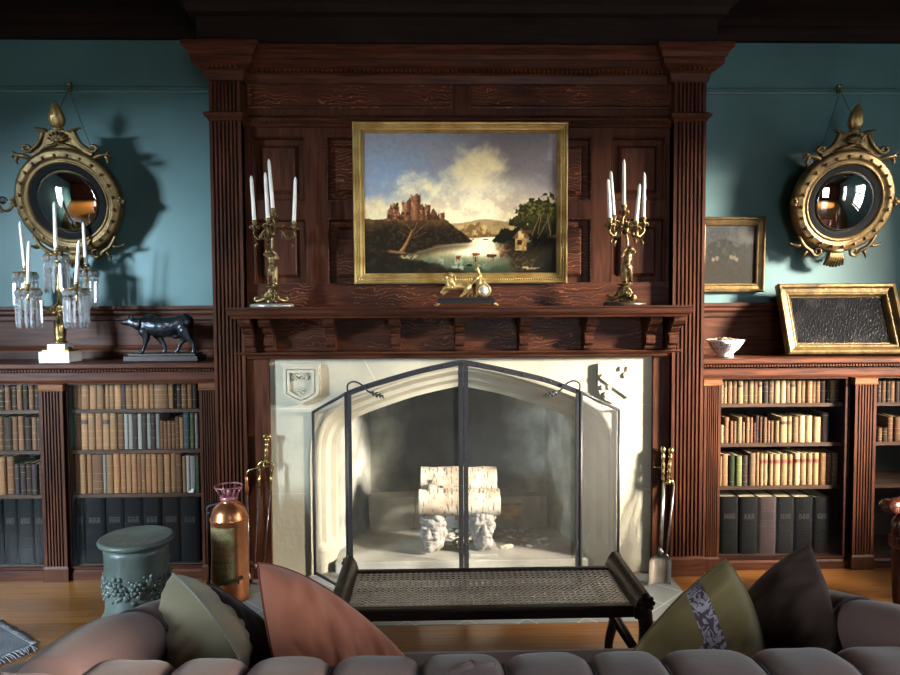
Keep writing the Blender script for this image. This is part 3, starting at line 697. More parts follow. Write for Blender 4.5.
e=[-60,-40,-22,0,20,40,58,76,94,112,130]
row(pairs(e,0,3.2),[381]*12,Z1,'bdbdbdbdbd','top shelf, '+OL,'books on the top shelf, outer bay of left bookcase',frm='right')
e=[-50,-18,12,40,58,78,100,118,134]
row(pairs(e,0,3.2),yy([152,150,152,150,148,152,152,150],370,3.2),Z2,'bbdbbdbd','second shelf, '+OL,'books on the second shelf, outer bay of left bookcase',frm='right')
e=[-40,-12,15,40]
row(pairs(e,0,3.2),yy([276,278,278],370,3.2)+yy([298,300,300,300,300],370,3.2),Z3,'bob','third shelf, '+OL,'tall books on the third shelf, outer bay of left bookcase',frm='right',skip=5)
e=[42,58,78,98,118,134]
for i,((a,b),c) in enumerate(zip(pairs(e,0,3.2),'ppdpd')):
    xa=at(a,440,4.062).x; xb=min(at(b,440,4.062).x,-2.382)
    book(xa,xb,Z3+.0006,at(a,464,4.062).z-Z3,c,'short %s book, %s from right, third shelf, %s'%(DESC[c],ORD[4-i],OL),'short books on the third shelf, outer bay of left bookcase')
e=[-40,0,46,100,136]
row(pairs(e,0,3.2),[497]*4,Z4,'kkkk','bottom shelf, '+OL,'folios on the bottom shelf, outer bay of left bookcase',frm='right',folio=True,depth=.24,bands=6)
# right main bay
e=[22,38,56,84,110,143,172,200,222,248,277,308,340,372,398,430,456,484,516,536,562,590,612,640,662]
row(pairs(e,716,5.4),[380.5]*30,Z1,'yytryrybyprycrytrtrbdkyd','top shelf, '+BR,'books on the top shelf, right bookcase',labs={k:'d' for k in (1,4,8,10,14)})
prs=[(22,40,270),(46,72,230),(74,90,250),(92,110,250),(116,142,228),(142,158,255),(160,180,230),(182,198,230),(200,214,258),(216,235,222),(236,250,228),(254,273,230),(276,292,248),(294,310,248),(320,342,248),(344,384,226),(386,412,226),(414,446,226),(448,481,222),(486,522,222),(526,566,228),(572,612,205)]
row([(716+a/5.4,716+b/5.4) for a,b,_ in prs],[375+t/5.4 for *_,t in prs],Z2,'ytbryrtbmpbrbryyycccyp'[:17]+'rccyp','second shelf, '+BR,'books on the second shelf, right bookcase',labs={15:'d',16:'r'})
prs=[(24,33,440),(35,70,430),(74,106,436),(108,142,436),(146,178,436),(182,216,422),(219,236,420),(238,258,428),(261,286,428),(290,310,428),(314,350,428),(354,390,426),(395,420,430),(424,456,422),(459,492,422),(495,526,422),(528,560,422),(564,600,422),(602,630,422),(632,664,422)]
row([(716+a/5.4,716+b/5.4) for a,b,_ in prs],[375+t/5.4 for *_,t in prs],Z3,'ytglprtyyyyyycyyyttr','third shelf, '+BR,'books on the third shelf, right bookcase',labs={k:'r' for k in range(7,17)})
e=[230,302,372,442,508,578,645,700]
row(pairs(e,660,3.75),[497]*7,Z4,'kkpkkkk','bottom shelf, '+BR,'folios on the bottom shelf, right bookcase',folio=True,depth=.24,bands=6)
OR_='outer bay of right bookcase'
e=[148,162,176,190,206,222,240,258]
row(pairs(e,830,3.2),[381]*9,Z1,'dbdbdbd','top shelf, '+OR_,'books on the top shelf, outer bay of right bookcase')
e=[150,166,184,204,226,248]
row(pairs(e,830,3.2),yy([192,194,150,150,152],370,3.2),Z2,'bdbbd','second shelf, '+OR_,'books on the second shelf, outer bay of right bookcase')

# small paper slip lying on the lower left shelf
mb=MB(); c=at(191,492,4.05); mb.add([(c.x-.018,4.05,.488),(c.x+.012,4.05,.489),(c.x+.016,4.052,.512),(c.x+.002,4.056,.508)],[(0,1,2,3)]); mb.add([(c.x-.018,4.0515,.488),(c.x+.012,4.0515,.489),(c.x+.016,4.0535,.512),(c.x+.002,4.0575,.508)],[(3,2,1,0)])
solo('paper_slip',mb,mat('paper',(220,216,204),.8),'torn white paper slip above the folios in the bookcase left of the fireplace','paper',(c.x,4.05,.4875))
# ================================================================ PAINTINGS
def fbm(nx, nz, seed, octs=6, base=3):
    rg=np.random.RandomState(seed); out=np.zeros((nz,nx)); amp=1; tot=0; f=base
    for _ in range(octs):
        g=rg.rand(f+2,int(f*1.4)+2); zz=np.linspace(0,f,nz); xx=np.linspace(0,int(f*1.4),nx)
        zi=zz.astype(int); xi=xx.astype(int); zf=(zz-zi)[:,None]; xf=(xx-xi)[None,:]; zf=zf*zf*(3-2*zf); xf=xf*xf*(3-2*xf)
        a=g[zi][:,xi]; b=g[zi][:,xi+1]; c=g[zi+1][:,xi]; d=g[zi+1][:,xi+1]
        out+=amp*((a*(1-xf)+b*xf)*(1-zf)+(c*(1-xf)+d*xf)*zf); tot+=amp; amp*=.55; f*=2
    return out/tot
def ss(a,b,x): t=np.clip((x-a)/(b-a),0,1); return t*t*(3-2*t)
def blend(img,col,a): return img*(1-a[...,None])+np.array(col,float)*a[...,None]
def landscape():
    nx,nz=360,262; U,V=np.meshgrid(np.linspace(0,1,nx),np.linspace(0,1,nz))     # V up
    n1=fbm(nx,nz,1); n2=fbm(nx,nz,2,6,6); n3=fbm(nx,nz,3,5,14); n4=fbm(nx,nz,4,4,30); n5=fbm(nx,nz,5,3,60)
    q2=n2-.5; q3=n3-.5; q4=n4-.5; q5=n5-.5
    img=np.zeros((nz,nx,3)); img[:]=(142,144,150)
    img=blend(img,(140,158,178),ss(.55,.15,U)*ss(1.0,.7,V)*.8)
    img=blend(img,(128,122,122),ss(.42,.85,U+(n1-.5)*.7)*ss(.48,.72,V)*.9)
    img=blend(img,(150,146,150),ss(.5,.66,n2)*ss(.5,.8,V)*.6)
    cl=np.maximum.reduce([ss(.17,.02,np.hypot((U-.26),(V-.60)*1.25)+q2*.26+q3*.1), ss(.21,.03,np.hypot((U-.56)*1.05,(V-.70)*.85)+q2*.3+q3*.12), ss(.60,.44,V+q2*.26)])
    img=blend(img,(232,214,166),cl*.9)
    img=blend(img,(250,240,202),ss(.36,.02,np.hypot((U-.60)*.75,(V-.48)*1.15)+q2*.16+q3*.06)*.95)
    img=blend(img,(250,238,196),ss(.12,.0,np.hypot((U-.25),(V-.64)*1.2)+q3*.16)*.7)
    img=blend(img,(188,164,142),ss(.50,.66,n3)*.35*ss(.36,.46,V)*ss(.72,.5,V))
    img=blend(img,(176,160,150),ss(.80,.95,U)*ss(.42,.5,V)*ss(.7,.5,V)*.6)
    # distant hills
    hz=.362+.028*np.exp(-((U-.60)/.09)**2)+.010*np.sin(U*19+1)+q4*.01
    img=blend(img,(168,146,108),ss(hz+.004,hz-.004,V)); img=blend(img,(116,92,58),ss(hz-.012,hz-.03,V+q4*.04)*ss(.42,.62,n3)*.8); img=blend(img,(206,182,128),ss(hz-.01,hz-.03,V)*ss(.52,.7,n4)*.8)
    img=blend(img,(96,78,50),ss(.30,.265,V+q3*.03)*.8)
    # river
    wl=.258+.006*np.sin(U*11)
    wt=ss(wl+.004,wl-.004,V); img=blend(img,(150,140,108),wt)
    img=blend(img,(250,240,200),wt*ss(.26,.05,np.hypot((U-.60)*.95,(V-.19)*1.9)+q3*.10))
    img=blend(img,(250,240,204),wt*ss(.05,.02,np.abs(U-.50-(V-.12)*1.0)+q3*.04)*ss(.10,.16,V)*.8)
    img=blend(img,(96,108,90),ss(.155,.07,V+q3*.08)); img=blend(img,(58,66,52),ss(.085,.02,V+q3*.07)*.9)
    img=blend(img,(170,182,164),ss(.56,.70,n4)*ss(.15,.07,V)*ss(.25,.4,U)*ss(.7,.5,U)*.7)
    # castle hill and its dark bank
    hill=np.where(U<.42,.398+.026*np.exp(-((U-.27)/.08)**2)-.03*np.clip(.12-U,0,1),.398-(U-.42)*1.15)+q3*.035+q5*.012
    foot=np.clip(.215-.02*np.sin(U*7)-.10*ss(.42,.05,U),.0,1)+q3*.03
    hm=ss(hill+.003,hill-.003,V)*ss(foot-.012,foot+.012,V)*ss(.565,.55,U)
    img=blend(img,(84,66,42),hm); img=blend(img,(128,100,62),hm*ss(.40,.70,n4)*ss(.30,.40,V)*.7); img=blend(img,(44,36,24),hm*ss(.36,.25,V+q2*.16)); img=blend(img,(104,82,52),hm*ss(.52,.74,n5)*.35)
    img=blend(img,(64,54,36),ss(foot+.012,foot-.02,V)*ss(foot-.07,foot-.02,V)*ss(.60,.5,U)*ss(.05,.2,U)*.65)
    # ruined castle
    def tower(u0,u1,top,rough,c):
        nonlocal img
        t=top+q4[0][None,:]*rough*1.6+q5[3][None,:]*rough; e=.006+q5*.010
        m=ss(u0-e,u0+.004,U+q4*.012)*ss(u1+e,u1-.004,U+q4*.012)*ss(t+.004,t-.004,V)*ss(.375,.395,V)
        img=blend(img,c,m); img=blend(img,(74,50,36),m*ss(u0+(u1-u0)*.35,u1,U+q5*.02)*.8); img=blend(img,(186,140,104),m*ss(.54,.66,n5)*ss(u1,u0,U)*.9); img=blend(img,(64,44,32),m*ss(.60,.68,n4)*.7)
    for a in ((.125,.17,.465,.05,(132,94,70)),(.155,.18,.505,.03,(124,86,64)),(.175,.215,.455,.05,(112,80,58)),(.20,.245,.525,.04,(140,100,76)),(.243,.292,.562,.03,(146,104,78)),(.288,.315,.475,.06,(122,86,62)),(.318,.342,.50,.03,(128,90,66)),(.335,.385,.455,.06,(112,82,60)),(.395,.414,.438,.03,(116,86,64))): tower(*a)
    # left foreground bank with the bare tree
    fgl=ss(.015,-.015,V-(.20-.36*U)-q2*.12-q4*.03); img=blend(img,(38,33,22),fgl); img=blend(img,(92,76,46),fgl*ss(.5,.75,n4)*.4); img=blend(img,(58,52,32),fgl*ss(.52,.62,n5)*.5)
    k=np.clip((V-.15)/.17,0,1); cu=.175+.075*k**.6; wd=.011*(1.15-k)+q5*.004
    img=blend(img,(150,116,76),ss(wd+.004,wd-.002,np.abs(U-cu))*(V>.155)*(V<.32)); img=blend(img,(70,52,34),ss(.006,.0,np.abs(U-cu-.007))*(V>.16)*(V<.30)*.8)
    img=blend(img,(128,98,64),ss(.014,.004,np.abs(V-.155-(.19-U)*.15))*ss(.11,.14,U)*ss(.235,.2,U))
    for u0,v0,l,ln in ((.245,.27,.9,.08),(.25,.30,-.5,.06),(.24,.25,1.7,.05),(.25,.29,.3,.08),(.235,.26,-1.2,.05)):
        br=ss(.0035,.001,np.abs((U-u0)-(V-v0)*l+q4*.012))*(V>v0)*(V<v0+ln); img=blend(img,(136,106,72),br*.75)
    img=blend(img,(176,170,130),ss(.018,.004,np.abs(V-.118-q4*.05))*ss(.18,.2,U)*ss(.29,.26,U)*ss(.46,.56,n4)*.8)
    # trees and bank on the right
    cr=np.minimum.reduce([np.hypot((U-.86)/.080,(V-.43)/.09),np.hypot((U-.955)/.075,(V-.43)/.12),np.hypot((U-.81)/.055,(V-.375)/.06),np.hypot((U-.91)/.12,(V-.33)/.10),np.hypot((U-.76)/.07,(V-.27)/.05),np.hypot((U-.72)/.05,(V-.245)/.028)])+q3*.8+q4*.7+q5*.6
    tm=ss(1.06,.86,cr); img=blend(img,(60,58,32),tm); img=blend(img,(122,118,58),tm*ss(.50,.62,n5)*ss(.28,.5,V)*ss(1.0,.6,cr)); img=blend(img,(86,88,44),tm*ss(.48,.6,n4)*.7); img=blend(img,(30,28,18),tm*ss(.42,.27,V+q3*.1)*.75)
    bk=ss(-.012,.012,(.225+(U-.74)*.12+q2*.10+q4*.03)-V)*ss(.66,.78,U+(V-.12)*.5+q3*.16); img=blend(img,(50,42,28),bk*.95); img=blend(img,(120,102,64),bk*ss(.5,.75,n5)*.45); img=blend(img,(26,24,16),bk*ss(.85,.97,U)*.6)
    for u0,sl,v0 in ((.885,.25,.27),(.905,.12,.28),(.93,.4,.25),(.96,-.1,.26)):
        br=ss(.004,.001,np.abs((U-u0)-(V-.33)*sl+q4*.01))*(V>v0)*(V<.43); img=blend(img,(146,128,90),br*.75)
    # cottage
    e=q5*.006
    hs=ss(.780,.784,U+e)*ss(.842,.838,U+e)*ss(.165,.17,V+e)*ss(.262,.258,V); img=blend(img,(220,190,128),hs); img=blend(img,(150,116,74),hs*ss(.5,.62,n5)*.7); img=blend(img,(80,54,34),ss(.790,.793,U)*ss(.818,.815,U)*ss(.205,.21,V)*ss(.245,.24,V)*.95)
    rf=ss(.0,.006,.262+.068*(1-np.abs(U-.813)/.045)-V+e)*ss(.252,.258,V)*(np.abs(U-.813)<.046); img=blend(img,(128,98,64),rf); img=blend(img,(236,210,150),rf*ss(.020,.010,np.abs(U-.812))*ss(.31,.30,V))
    img=blend(img,(96,72,46),ss(.284,.29,V+e)*ss(.318,.31,V+e)*ss(.81,.82,U)*ss(.875,.865,U)*.9)
    img=blend(img,(216,196,146),ss(.010,.002,np.abs(V-.042-q4*.03))*ss(.81,.83,U)*ss(.92,.90,U)*.9)
    img=blend(img,(196,120,84),ss(.010,.002,np.abs(V-.172-q4*.03))*ss(.66,.7,U)*ss(.78,.74,U)*.55)
    # boats and cattle in the ford
    for u,v,w,h in ((.628,.247,.014,.005),(.563,.249,.006,.004)): img=blend(img,(52,42,30),ss(1.2,.7,np.hypot((U-u)/w,(V-v)/h)))
    for u,v,w,h,c in ((.485,.120,.012,.013,(140,72,44)),(.575,.140,.020,.012,(150,76,44)),(.655,.130,.026,.014,(92,60,44)),(.71,.133,.010,.012,(134,72,48))):
        m=ss(1.1,.75,np.hypot((U-u)/w,(V-v)/h)+q5*.6); img=blend(img,c,m); img=blend(img,(66,40,28),m*ss(.0,-.01,V-v)*.6)
        img=blend(img,[x*.7 for x in c],ss(1.1,.7,np.hypot((U-u-w*.9)/(w*.35),(V-v-.002)/(h*.6))))
        for q in (-.55,.5): img=blend(img,[x*.7 for x in c],ss(.003,.001,np.abs(U-u-q*w))*(V<v)*(V>v-.03)*.7)
        img=blend(img,(120,96,70),ss(1.2,.5,np.hypot((U-u)/w,(V-v+.05)/.02))*.35)
    img=blend(img,(38,44,32),ss(.005,.002,np.abs(U-.575))*(V>.085)*(V<.125))
    for u,v in ((.2,.05),(.24,.058),(.28,.05),(.545,.062)): img=blend(img,(30,30,22),ss(1.2,.7,np.hypot((U-u)/.018,(V-v)/.009)+q5*.8))
    img=blend(img,(34,30,22),ss(.10,.0,V+q2*.06)*.55*ss(.72,.9,np.abs(U-.5)*1.4+.35))
    return nx,nz,255*(lambda x:x**(1.35-.45*x))(np.clip(img/255*(.95+.10*n5[...,None]),0,1))
def darkscape():
    nx,nz=120,110; U,V=np.meshgrid(np.linspace(0,1,nx),np.linspace(0,1,nz)); n1=fbm(nx,nz,21); n2=fbm(nx,nz,22,5,8); n3=fbm(nx,nz,23,4,20)
    img=np.zeros((nz,nx,3)); img[:]=(70,72,70); img=blend(img,(96,94,86),ss(.45,.65,n1)*ss(.5,.8,V)); img=blend(img,(46,44,36),ss(.66,.56,V+ (n2-.5)*.2-(U-.2)*.1)*.9)
    t=ss(1.05,.85,np.hypot((U-.35)/.36,(V-.52)/.24)+(n3-.5)*.6); img=blend(img,(44,44,34),t); img=blend(img,(86,80,60),t*ss(.55,.7,n3)*.6)
    img=blend(img,(52,46,34),ss(.38,.3,V+(n2-.5)*.1)); 
    for u,v in ((.18,.42),(.25,.44),(.52,.46),(.58,.45),(.63,.42)): img=blend(img,(146,128,104),ss(1.1,.7,np.hypot((U-u)/.035,(V-v)/.04)+(n3-.5)*.5)*.8)
    return nx,nz,np.clip(img*(.85+.3*n3[...,None]),0,255)*.62
def blackscape():
    nx,nz=90,50; n1=fbm(nx,nz,31); n2=fbm(nx,nz,32,4,10); img=np.zeros((nz,nx,3)); img[:]=(15,15,17); img=blend(img,(26,25,26),ss(.5,.7,n1)); img=blend(img,(40,36,32),ss(.6,.75,n2)*.4); return nx,nz,img
def canvas_mesh(name,w,h,pic,m,y=0):
    nx,nz,img=pic; mb=MB(); mb.grid(lambda u,v:(-w/2+w*u,y,-h/2+h*v),nx,nz); me=mb.mesh(name,[m],recalc=False)
    c=img.reshape(-1,3)/255.; l=np.where(c<=.04045,c/12.92,((c+.055)/1.055)**2.4); a=me.color_attributes.new('pigment','FLOAT_COLOR','POINT')
    a.data.foreach_set('color',np.concatenate([l,np.ones((len(l),1))],1).astype(np.float32).ravel()); return me
def paint_mat(name,rough,bsc,bst,coat=.3):
    m=mat(name,(128,128,128),rough,bump=(bsc,bst,6),coat=coat); nt=m.node_tree; at_=nt.nodes.new('ShaderNodeAttribute'); at_.attribute_name='pigment'; nt.links.new(at_.outputs['Color'],nt.nodes['Principled BSDF'].inputs['Base Color']); nt.nodes['Principled BSDF'].inputs['Specular IOR Level'].default_value=.12; return m
FR=[(0,.0),(0,-.030),(.006,-.036),(.012,-.034),(.016,-.026),(.030,-.022),(.036,-.028),(.042,-.026),(.048,-.014),(.052,-.012),(.056,-.016),(.060,-.006),(.060,.0)]
def rope(mb,w,h,ins,y,r,step):
    for sx in (-1,1):
        n=int((h-2*ins)/step)
        for k in range(n): mb.ball((sx*(w/2-ins),y,-h/2+ins+(h-2*ins)*(k+.5)/n),(r,r,r*1.1),5,4)
    for sz in (-1,1):
        n=int((w-2*ins)/step)
        for k in range(n): mb.ball((-w/2+ins+(w-2*ins)*(k+.5)/n,y,sz*(h/2-ins)),(r*1.1,r,r),5,4)
# --- large landscape over the mantel
a=at(352.5,122.5,3.96); b=at(567,283,3.96); w,h=b.x-a.x,a.z-b.z
T=Thing('painting','large gilt-framed landscape painting of a castle ruin and lake above the mantel shelf','painting',rot=(math.radians(1.2),0,0),loc=((a.x+b.x)/2,3.975,(a.z+b.z)/2))
mb=MB(); mb.frame(w,h,FR); rope(mb,w,h,.023,-.026,.0062,.0125); rope(mb,w,h,.052,-.014,.003,.007); T.part('gilt_frame',mb,GOLD)
T.part('canvas',None,None,me=canvas_mesh('canvas',w-.108,h-.108,landscape(),paint_mat('oil_paint',.55,60,.08,.0),-.006))
mb=MB(); mb.box(-w/2+.02,w/2-.02,0,.012,-h/2+.02,h/2-.02); T.part('backing',mb,OAKD)
# --- small dark landscape on the wall to the right
a=at(697,217,4.36); b=at(764,292,4.36); w,h=b.x-a.x,a.z-b.z
T=Thing('painting','small dark gilt-framed landscape on the teal wall beside the right-hand pilaster','painting',rot=(math.radians(2.0),0,0),loc=((a.x+b.x)/2,4.373,(a.z+b.z)/2))
FR2=[(0,.0),(0,-.022),(.006,-.030),(.014,-.030),(.020,-.020),(.040,-.014),(.046,-.020),(.052,-.018),(.056,-.006),(.056,0)]
mb=MB(); mb.frame(w,h,FR2); rope(mb,w,h,.010,-.028,.005,.010); rope(mb,w,h,.046,-.018,.0035,.008); T.part('gilt_frame',mb,GOLDOLD)
T.part('canvas',None,None,me=canvas_mesh('canvas',w-.10,h-.10,darkscape(),paint_mat('old_oil_paint',.6,60,.1,0),-.005))
mb=MB(); mb.box(-w/2+.02,w/2-.02,0,.010,-h/2+.02,h/2-.02); T.part('backing',mb,OAKD)
# --- dark painting leaning back on the right bookcase
a=at(776,288,4.28); b=at(899,357,4.13)
w=b.x-a.x+.03; h=.452; bz=1.2505; cxx=at(837,350,4.15).x+.005
tilt=math.radians(-22)
T=Thing('painting','wide nearly black glossy painting in a gilt frame leaning on top of the right bookcase','painting',mw=Matrix.Translation((cxx+.030,4.115,bz))@Euler((tilt,0,math.radians(-3))).to_matrix().to_4x4()@Matrix.Translation((0,0,h/2)))
FR3=[(0,.0),(0,-.045),(.008,-.052),(.022,-.050),(.030,-.036),(.050,-.028),(.056,-.030),(.064,-.026),(.072,-.008),(.078,-.010),(.082,-.004),(.082,0)]
mb=MB(); mb.frame(w,h,FR3); rope(mb,w,h,.078,-.009,.003,.007); T.part('gilt_frame',mb,GOLDOLD)
def crackle():
    m=paint_mat('cracked_varnish',.3,50,.12,.0); nt=m.node_tree; b=nt.nodes['Principled BSDF']; vo=nt.nodes.new('ShaderNodeTexVoronoi'); vo.feature='DISTANCE_TO_EDGE'; vo.inputs['Scale'].default_value=70
    mp=nt.nodes.new('ShaderNodeMapping'); mp.inputs['Scale'].default_value=(1,1,.45); tc=nt.nodes.new('ShaderNodeTexCoord'); nt.links.new(tc.outputs['Object'],mp.inputs[0]); nt.links.new(mp.outputs[0],vo.inputs['Vector'])
    rp=nt.nodes.new('ShaderNodeMapRange'); rp.inputs[1].default_value=0; rp.inputs[2].default_value=.25; nt.links.new(vo.outputs['Distance'],rp.inputs[0])
    bp=nt.nodes.new('ShaderNodeBump'); b.inputs['Specular IOR Level'].default_value=.025; bp.inputs['Strength'].default_value=.26; bp.inputs['Distance'].default_value=.004; nt.links.new(rp.outputs[0],bp.inputs['Height'])
    old=b.inputs['Normal'].links[0].from_socket; nt.links.new(old,bp.inputs['Normal']); nt.links.new(bp.outputs[0],b.inputs['Normal']); return m
T.part('canvas',None,None,me=canvas_mesh('canvas',w-.155,h-.155,blackscape(),crackle(),-.006))
mb=MB(); mb.box(-w/2+.02,w/2-.02,0,.012,-h/2+.02,h/2-.02); T.part('backing',mb,OAKD)

# ================================================================ CONVEX MIRRORS
MIRR=mat('mirror_glass',(225,228,228),.015,1.0); EBON=mat('ebonised_wood',(8,10,11),.6,spec=.06)
def mirror(px,py,Y,label,tilt,arm_sides):
    c=at(px,py,Y); T=Thing('convex_mirror',label,'mirror',mw=Matrix.Translation(c)@Euler((math.radians(tilt),0,0)).to_matrix().to_4x4())
    Q=Matrix(((1,0,0),(0,0,-1),(0,1,0)))       # lathe z -> local -y (towards the room)
    Q=Matrix(((1,0,0),(0,0,-1),(0,1,0)))
    def P(r,d): return (r,d)
    mb=MB(); mb.lathe([(.205,0),(.306,0),(.312,.02),(.306,.045),(.288,.062),(.282,.060),(.268,.070),(.252,.066),(.240,.052),(.236,.058),(.226,.060),(.222,.050),(.214,.045),(.205,.045)],n=64,M=Q); 
    for k in range(24): a=2*PI*k/24+.1; mb.ball((.268*math.cos(a),-.069,.268*math.sin(a)),.0105,8,6)
    T.part('gilt_ring',mb,GOLDOLD)
    mb=MB(); mb.lathe([(.165,.0),(.222,.0),(.222,.046),(.212,.052),(.206,.046),(.199,.052),(.192,.046),(.185,.05),(.176,.042),(.165,.036)],n=64,M=Q); T.part('ebonised_slip',mb,EBON)
    Rg=.42; h=math.sqrt(Rg*Rg-.176**2)
    prof=[(Rg*math.sin(t),Rg*math.cos(t)-h+.052) for t in [math.asin(.176/Rg)*(1-k/14) for k in range(15)]]; mb=MB(); mb.lathe(prof,n=48,M=Q); T.part('convex_glass',mb,MIRR)
    # crest: shaped board, eagle-less scrolls and a flame finial
    half=[(0,.28),(.16,.262),(.165,.30),(.125,.325),(.10,.38),(.085,.44),(.105,.462),(.09,.475),(.05,.458),(.02,.462),(0,.465)]
    sp=[(p.x,p.z) for p in spline([(x,0,z) for x,z in half],4)]; poly=sp+[(-x,z) for x,z in sp[::-1][1:-1]]
    mb=MB(); mb.prism(poly,'y',-.035,-.005)
    for s in (1,-1):
        pth=spline([(s*.085,-.03,.455),(s*.10,-.036,.40),(s*.125,-.040,.345),(s*.165,-.040,.305)],5)+spiral((s*.185,-.040,.322),.032,.008,-2.2 if s>0 else PI+2.2,1.15,20,sgn=s)
        mb.tube(pth,[.014]*16+[.013-.006*k/22 for k in range(len(pth)-16)],7)
        mb.tube(spline([(s*.06,-.03,.45),(s*.085,-.04,.462),(s*.118,-.03,.478),(s*.128,-.025,.47)],4),[.012]*5+[.010,.010,.009,.008,.007,.006,.005,.004],6)
        # leaf tips at the shoulders
        mb.tube(spline([(s*.175,-.035,.245),(s*.215,-.04,.262),(s*.262,-.035,.268),(s*.285,-.03,.255)],5),[.008,.010,.012,.013,.014,.014,.014,.013,.013,.012,.012,.011,.010,.008,.006,.004],6)
        mb.tube(spline([(s*.25,-.035,.262),(s*.262,-.04,.235),(s*.255,-.04,.215)],4),[.012,.012,.011,.010,.009,.008,.007,.006,.004],6)
        mb.tube(spline([(s*.255,-.035,.265),(s*.27,-.035,.29),(s*.285,-.03,.295)],4),[.010,.010,.009,.008,.007,.006,.005,.004,.003],6)
    for k in range(7):   # acanthus spray at the middle of the crest
        a=PI/2+(k-3)*.42; mb.tube([(0,-.04,.375),(.035*math.cos(a),-.056,.375+.04*math.sin(a)),(.062*math.cos(a),-.045,.375+.078*math.sin(a))],[.012,.014,.004],6)
    for s in (1,-1): mb.tube([(0,-.05,.36),(s*.06,-.052,.335),(s*.11,-.045,.30)],[.012,.012,.005],6)
    mb.ball((0,-.05,.385),(.022,.02,.026))
    for p in mb.v:
        if p.z>.27: p.z=.27+(p.z-.27)*.70
    T.part('crest',mb,GOLDOLD)
    mb=MB(); fl=lambda a,z:1+.14*math.cos(8*a+z*40)
    mb.lathe([(.012,.0),(.026,.004),(.020,.014),(.014,.02),(.034,.032),(.040,.055),(.036,.085),(.024,.12),(.012,.145),(.002,.158)],c=(0,-.022,.404),n=32,flute=fl)
    for p in mb.v: p.z=.404+(p.z-.404)*.68; p.x*=.75; T.part('flame_finial',mb,GOLD)
    # apron below
    mb=MB()
    for k in range(7):
        a=-PI/2+(k-3)*.16; mb.tube([(.05*math.cos(a),-.04,-.285),(.09*math.cos(a)*1.0,-.055,-.285-.06),(.13*math.cos(a),-.04,-.285-.115*abs(math.sin(a)))],[.013,.015,.006],6)
    for s in (1,-1):
        mb.tube(spline([(s*.24,-.03,-.20),(s*.205,-.04,-.262),(s*.15,-.042,-.30)],5)+spiral((s*.115,-.042,-.300),.034,.008,0 if s>0 else PI,1.2,18,sgn=-s),[.012]*11+[.012-.006*k/18 for k in range(19)],7)
        mb.tube(spline([(s*.21,-.03,-.255),(s*.235,-.035,-.268),(s*.27,-.03,-.262),(s*.285,-.03,-.25)],4),[.008,.01,.012,.012,.012,.011,.010,.009,.008,.007,.006,.005,.004],6)
        mb.tube([(s*.17,-.035,-.285),(s*.19,-.04,-.32),(s*.20,-.035,-.345)],[.010,.009,.003],6)
    mb.ball((0,-.05,-.295),(.05,.02,.018)); T.part('apron',mb,GOLDOLD)
    for s in (1,-1):
        mb=MB(); mb.ball((s*.305,-.045,.0),(.022,.022,.028)); mb.ball((s*.322,-.05,0),(.012,.012,.018))
        for k in range(5): a=2*PI*k/5; mb.ball((s*.305,-.05+.018*math.sin(a),.022*math.cos(a)),(.010,.010,.010),6,5)
        if s in arm_sides:
            for up_,dx in ((.03,.115),(-.005,.06)):
                pth=spline([(s*.31,-.05,0),(s*(.31+dx*.3),-.075,-.045),(s*(.31+dx*.8),-.095,-.04),(s*(.31+dx),-.10,up_)],6); mb.tube(pth,.006,7)
                mb.lathe([(.004,0),(.026,.006),(.028,.012),(.008,.014),(.012,.03),(.014,.05),(.010,.05),(.009,.03)],c=pth[-1],n=14)
            mb.tube(spiral((s*.355,-.08,.01),.026,.008,0,1.2,16),.005,6)
        T.part('candle_arm' if s in arm_sides else 'side_boss',mb,GOLDOLD)
    return T,c
TL,cL=mirror(72,201,4.235,'convex girandole mirror in a gilt crested frame, above the crystal candelabrum',15,(-1,))
TR,cR=mirror(840,201,4.235,'convex girandole mirror in a gilt crested frame, above the leaning dark painting',15,())
WIRE=mat('picture_wire',(40,38,34),.5,.5)
for T,c,px,py,lab in ((TL,cL,71.5,93,'small brass picture hook on the rail over the mirror left of the fireplace'),(TR,cR,837,97,'small brass picture hook on the rail over the mirror right of the fireplace')):
    hk=at(px,py,4.372); hz=2.893
    mb=MB(); mb.box(hk.x-.008,hk.x+.008,4.352,4.37,hz-.022,hz+.03); mb.tube([(hk.x,4.352,hz-.018),(hk.x,4.338,hz-.022),(hk.x,4.335,hz-.008)],.004,6); mb.ball((hk.x,4.348,hz+.018),.012,8,6)
    solo('picture_hook',mb,BRASS,lab,'hook',(hk.x,4.36,hz))
    inv=T.o.matrix_world.inverted(); mb=MB()
    for s in (-1,1): mb.tube([inv@Vector((hk.x,4.337,hz-.016)),Vector((s*.18,.0,.22))],.0016,5)
    T.part('hanging_wire',mb,WIRE)
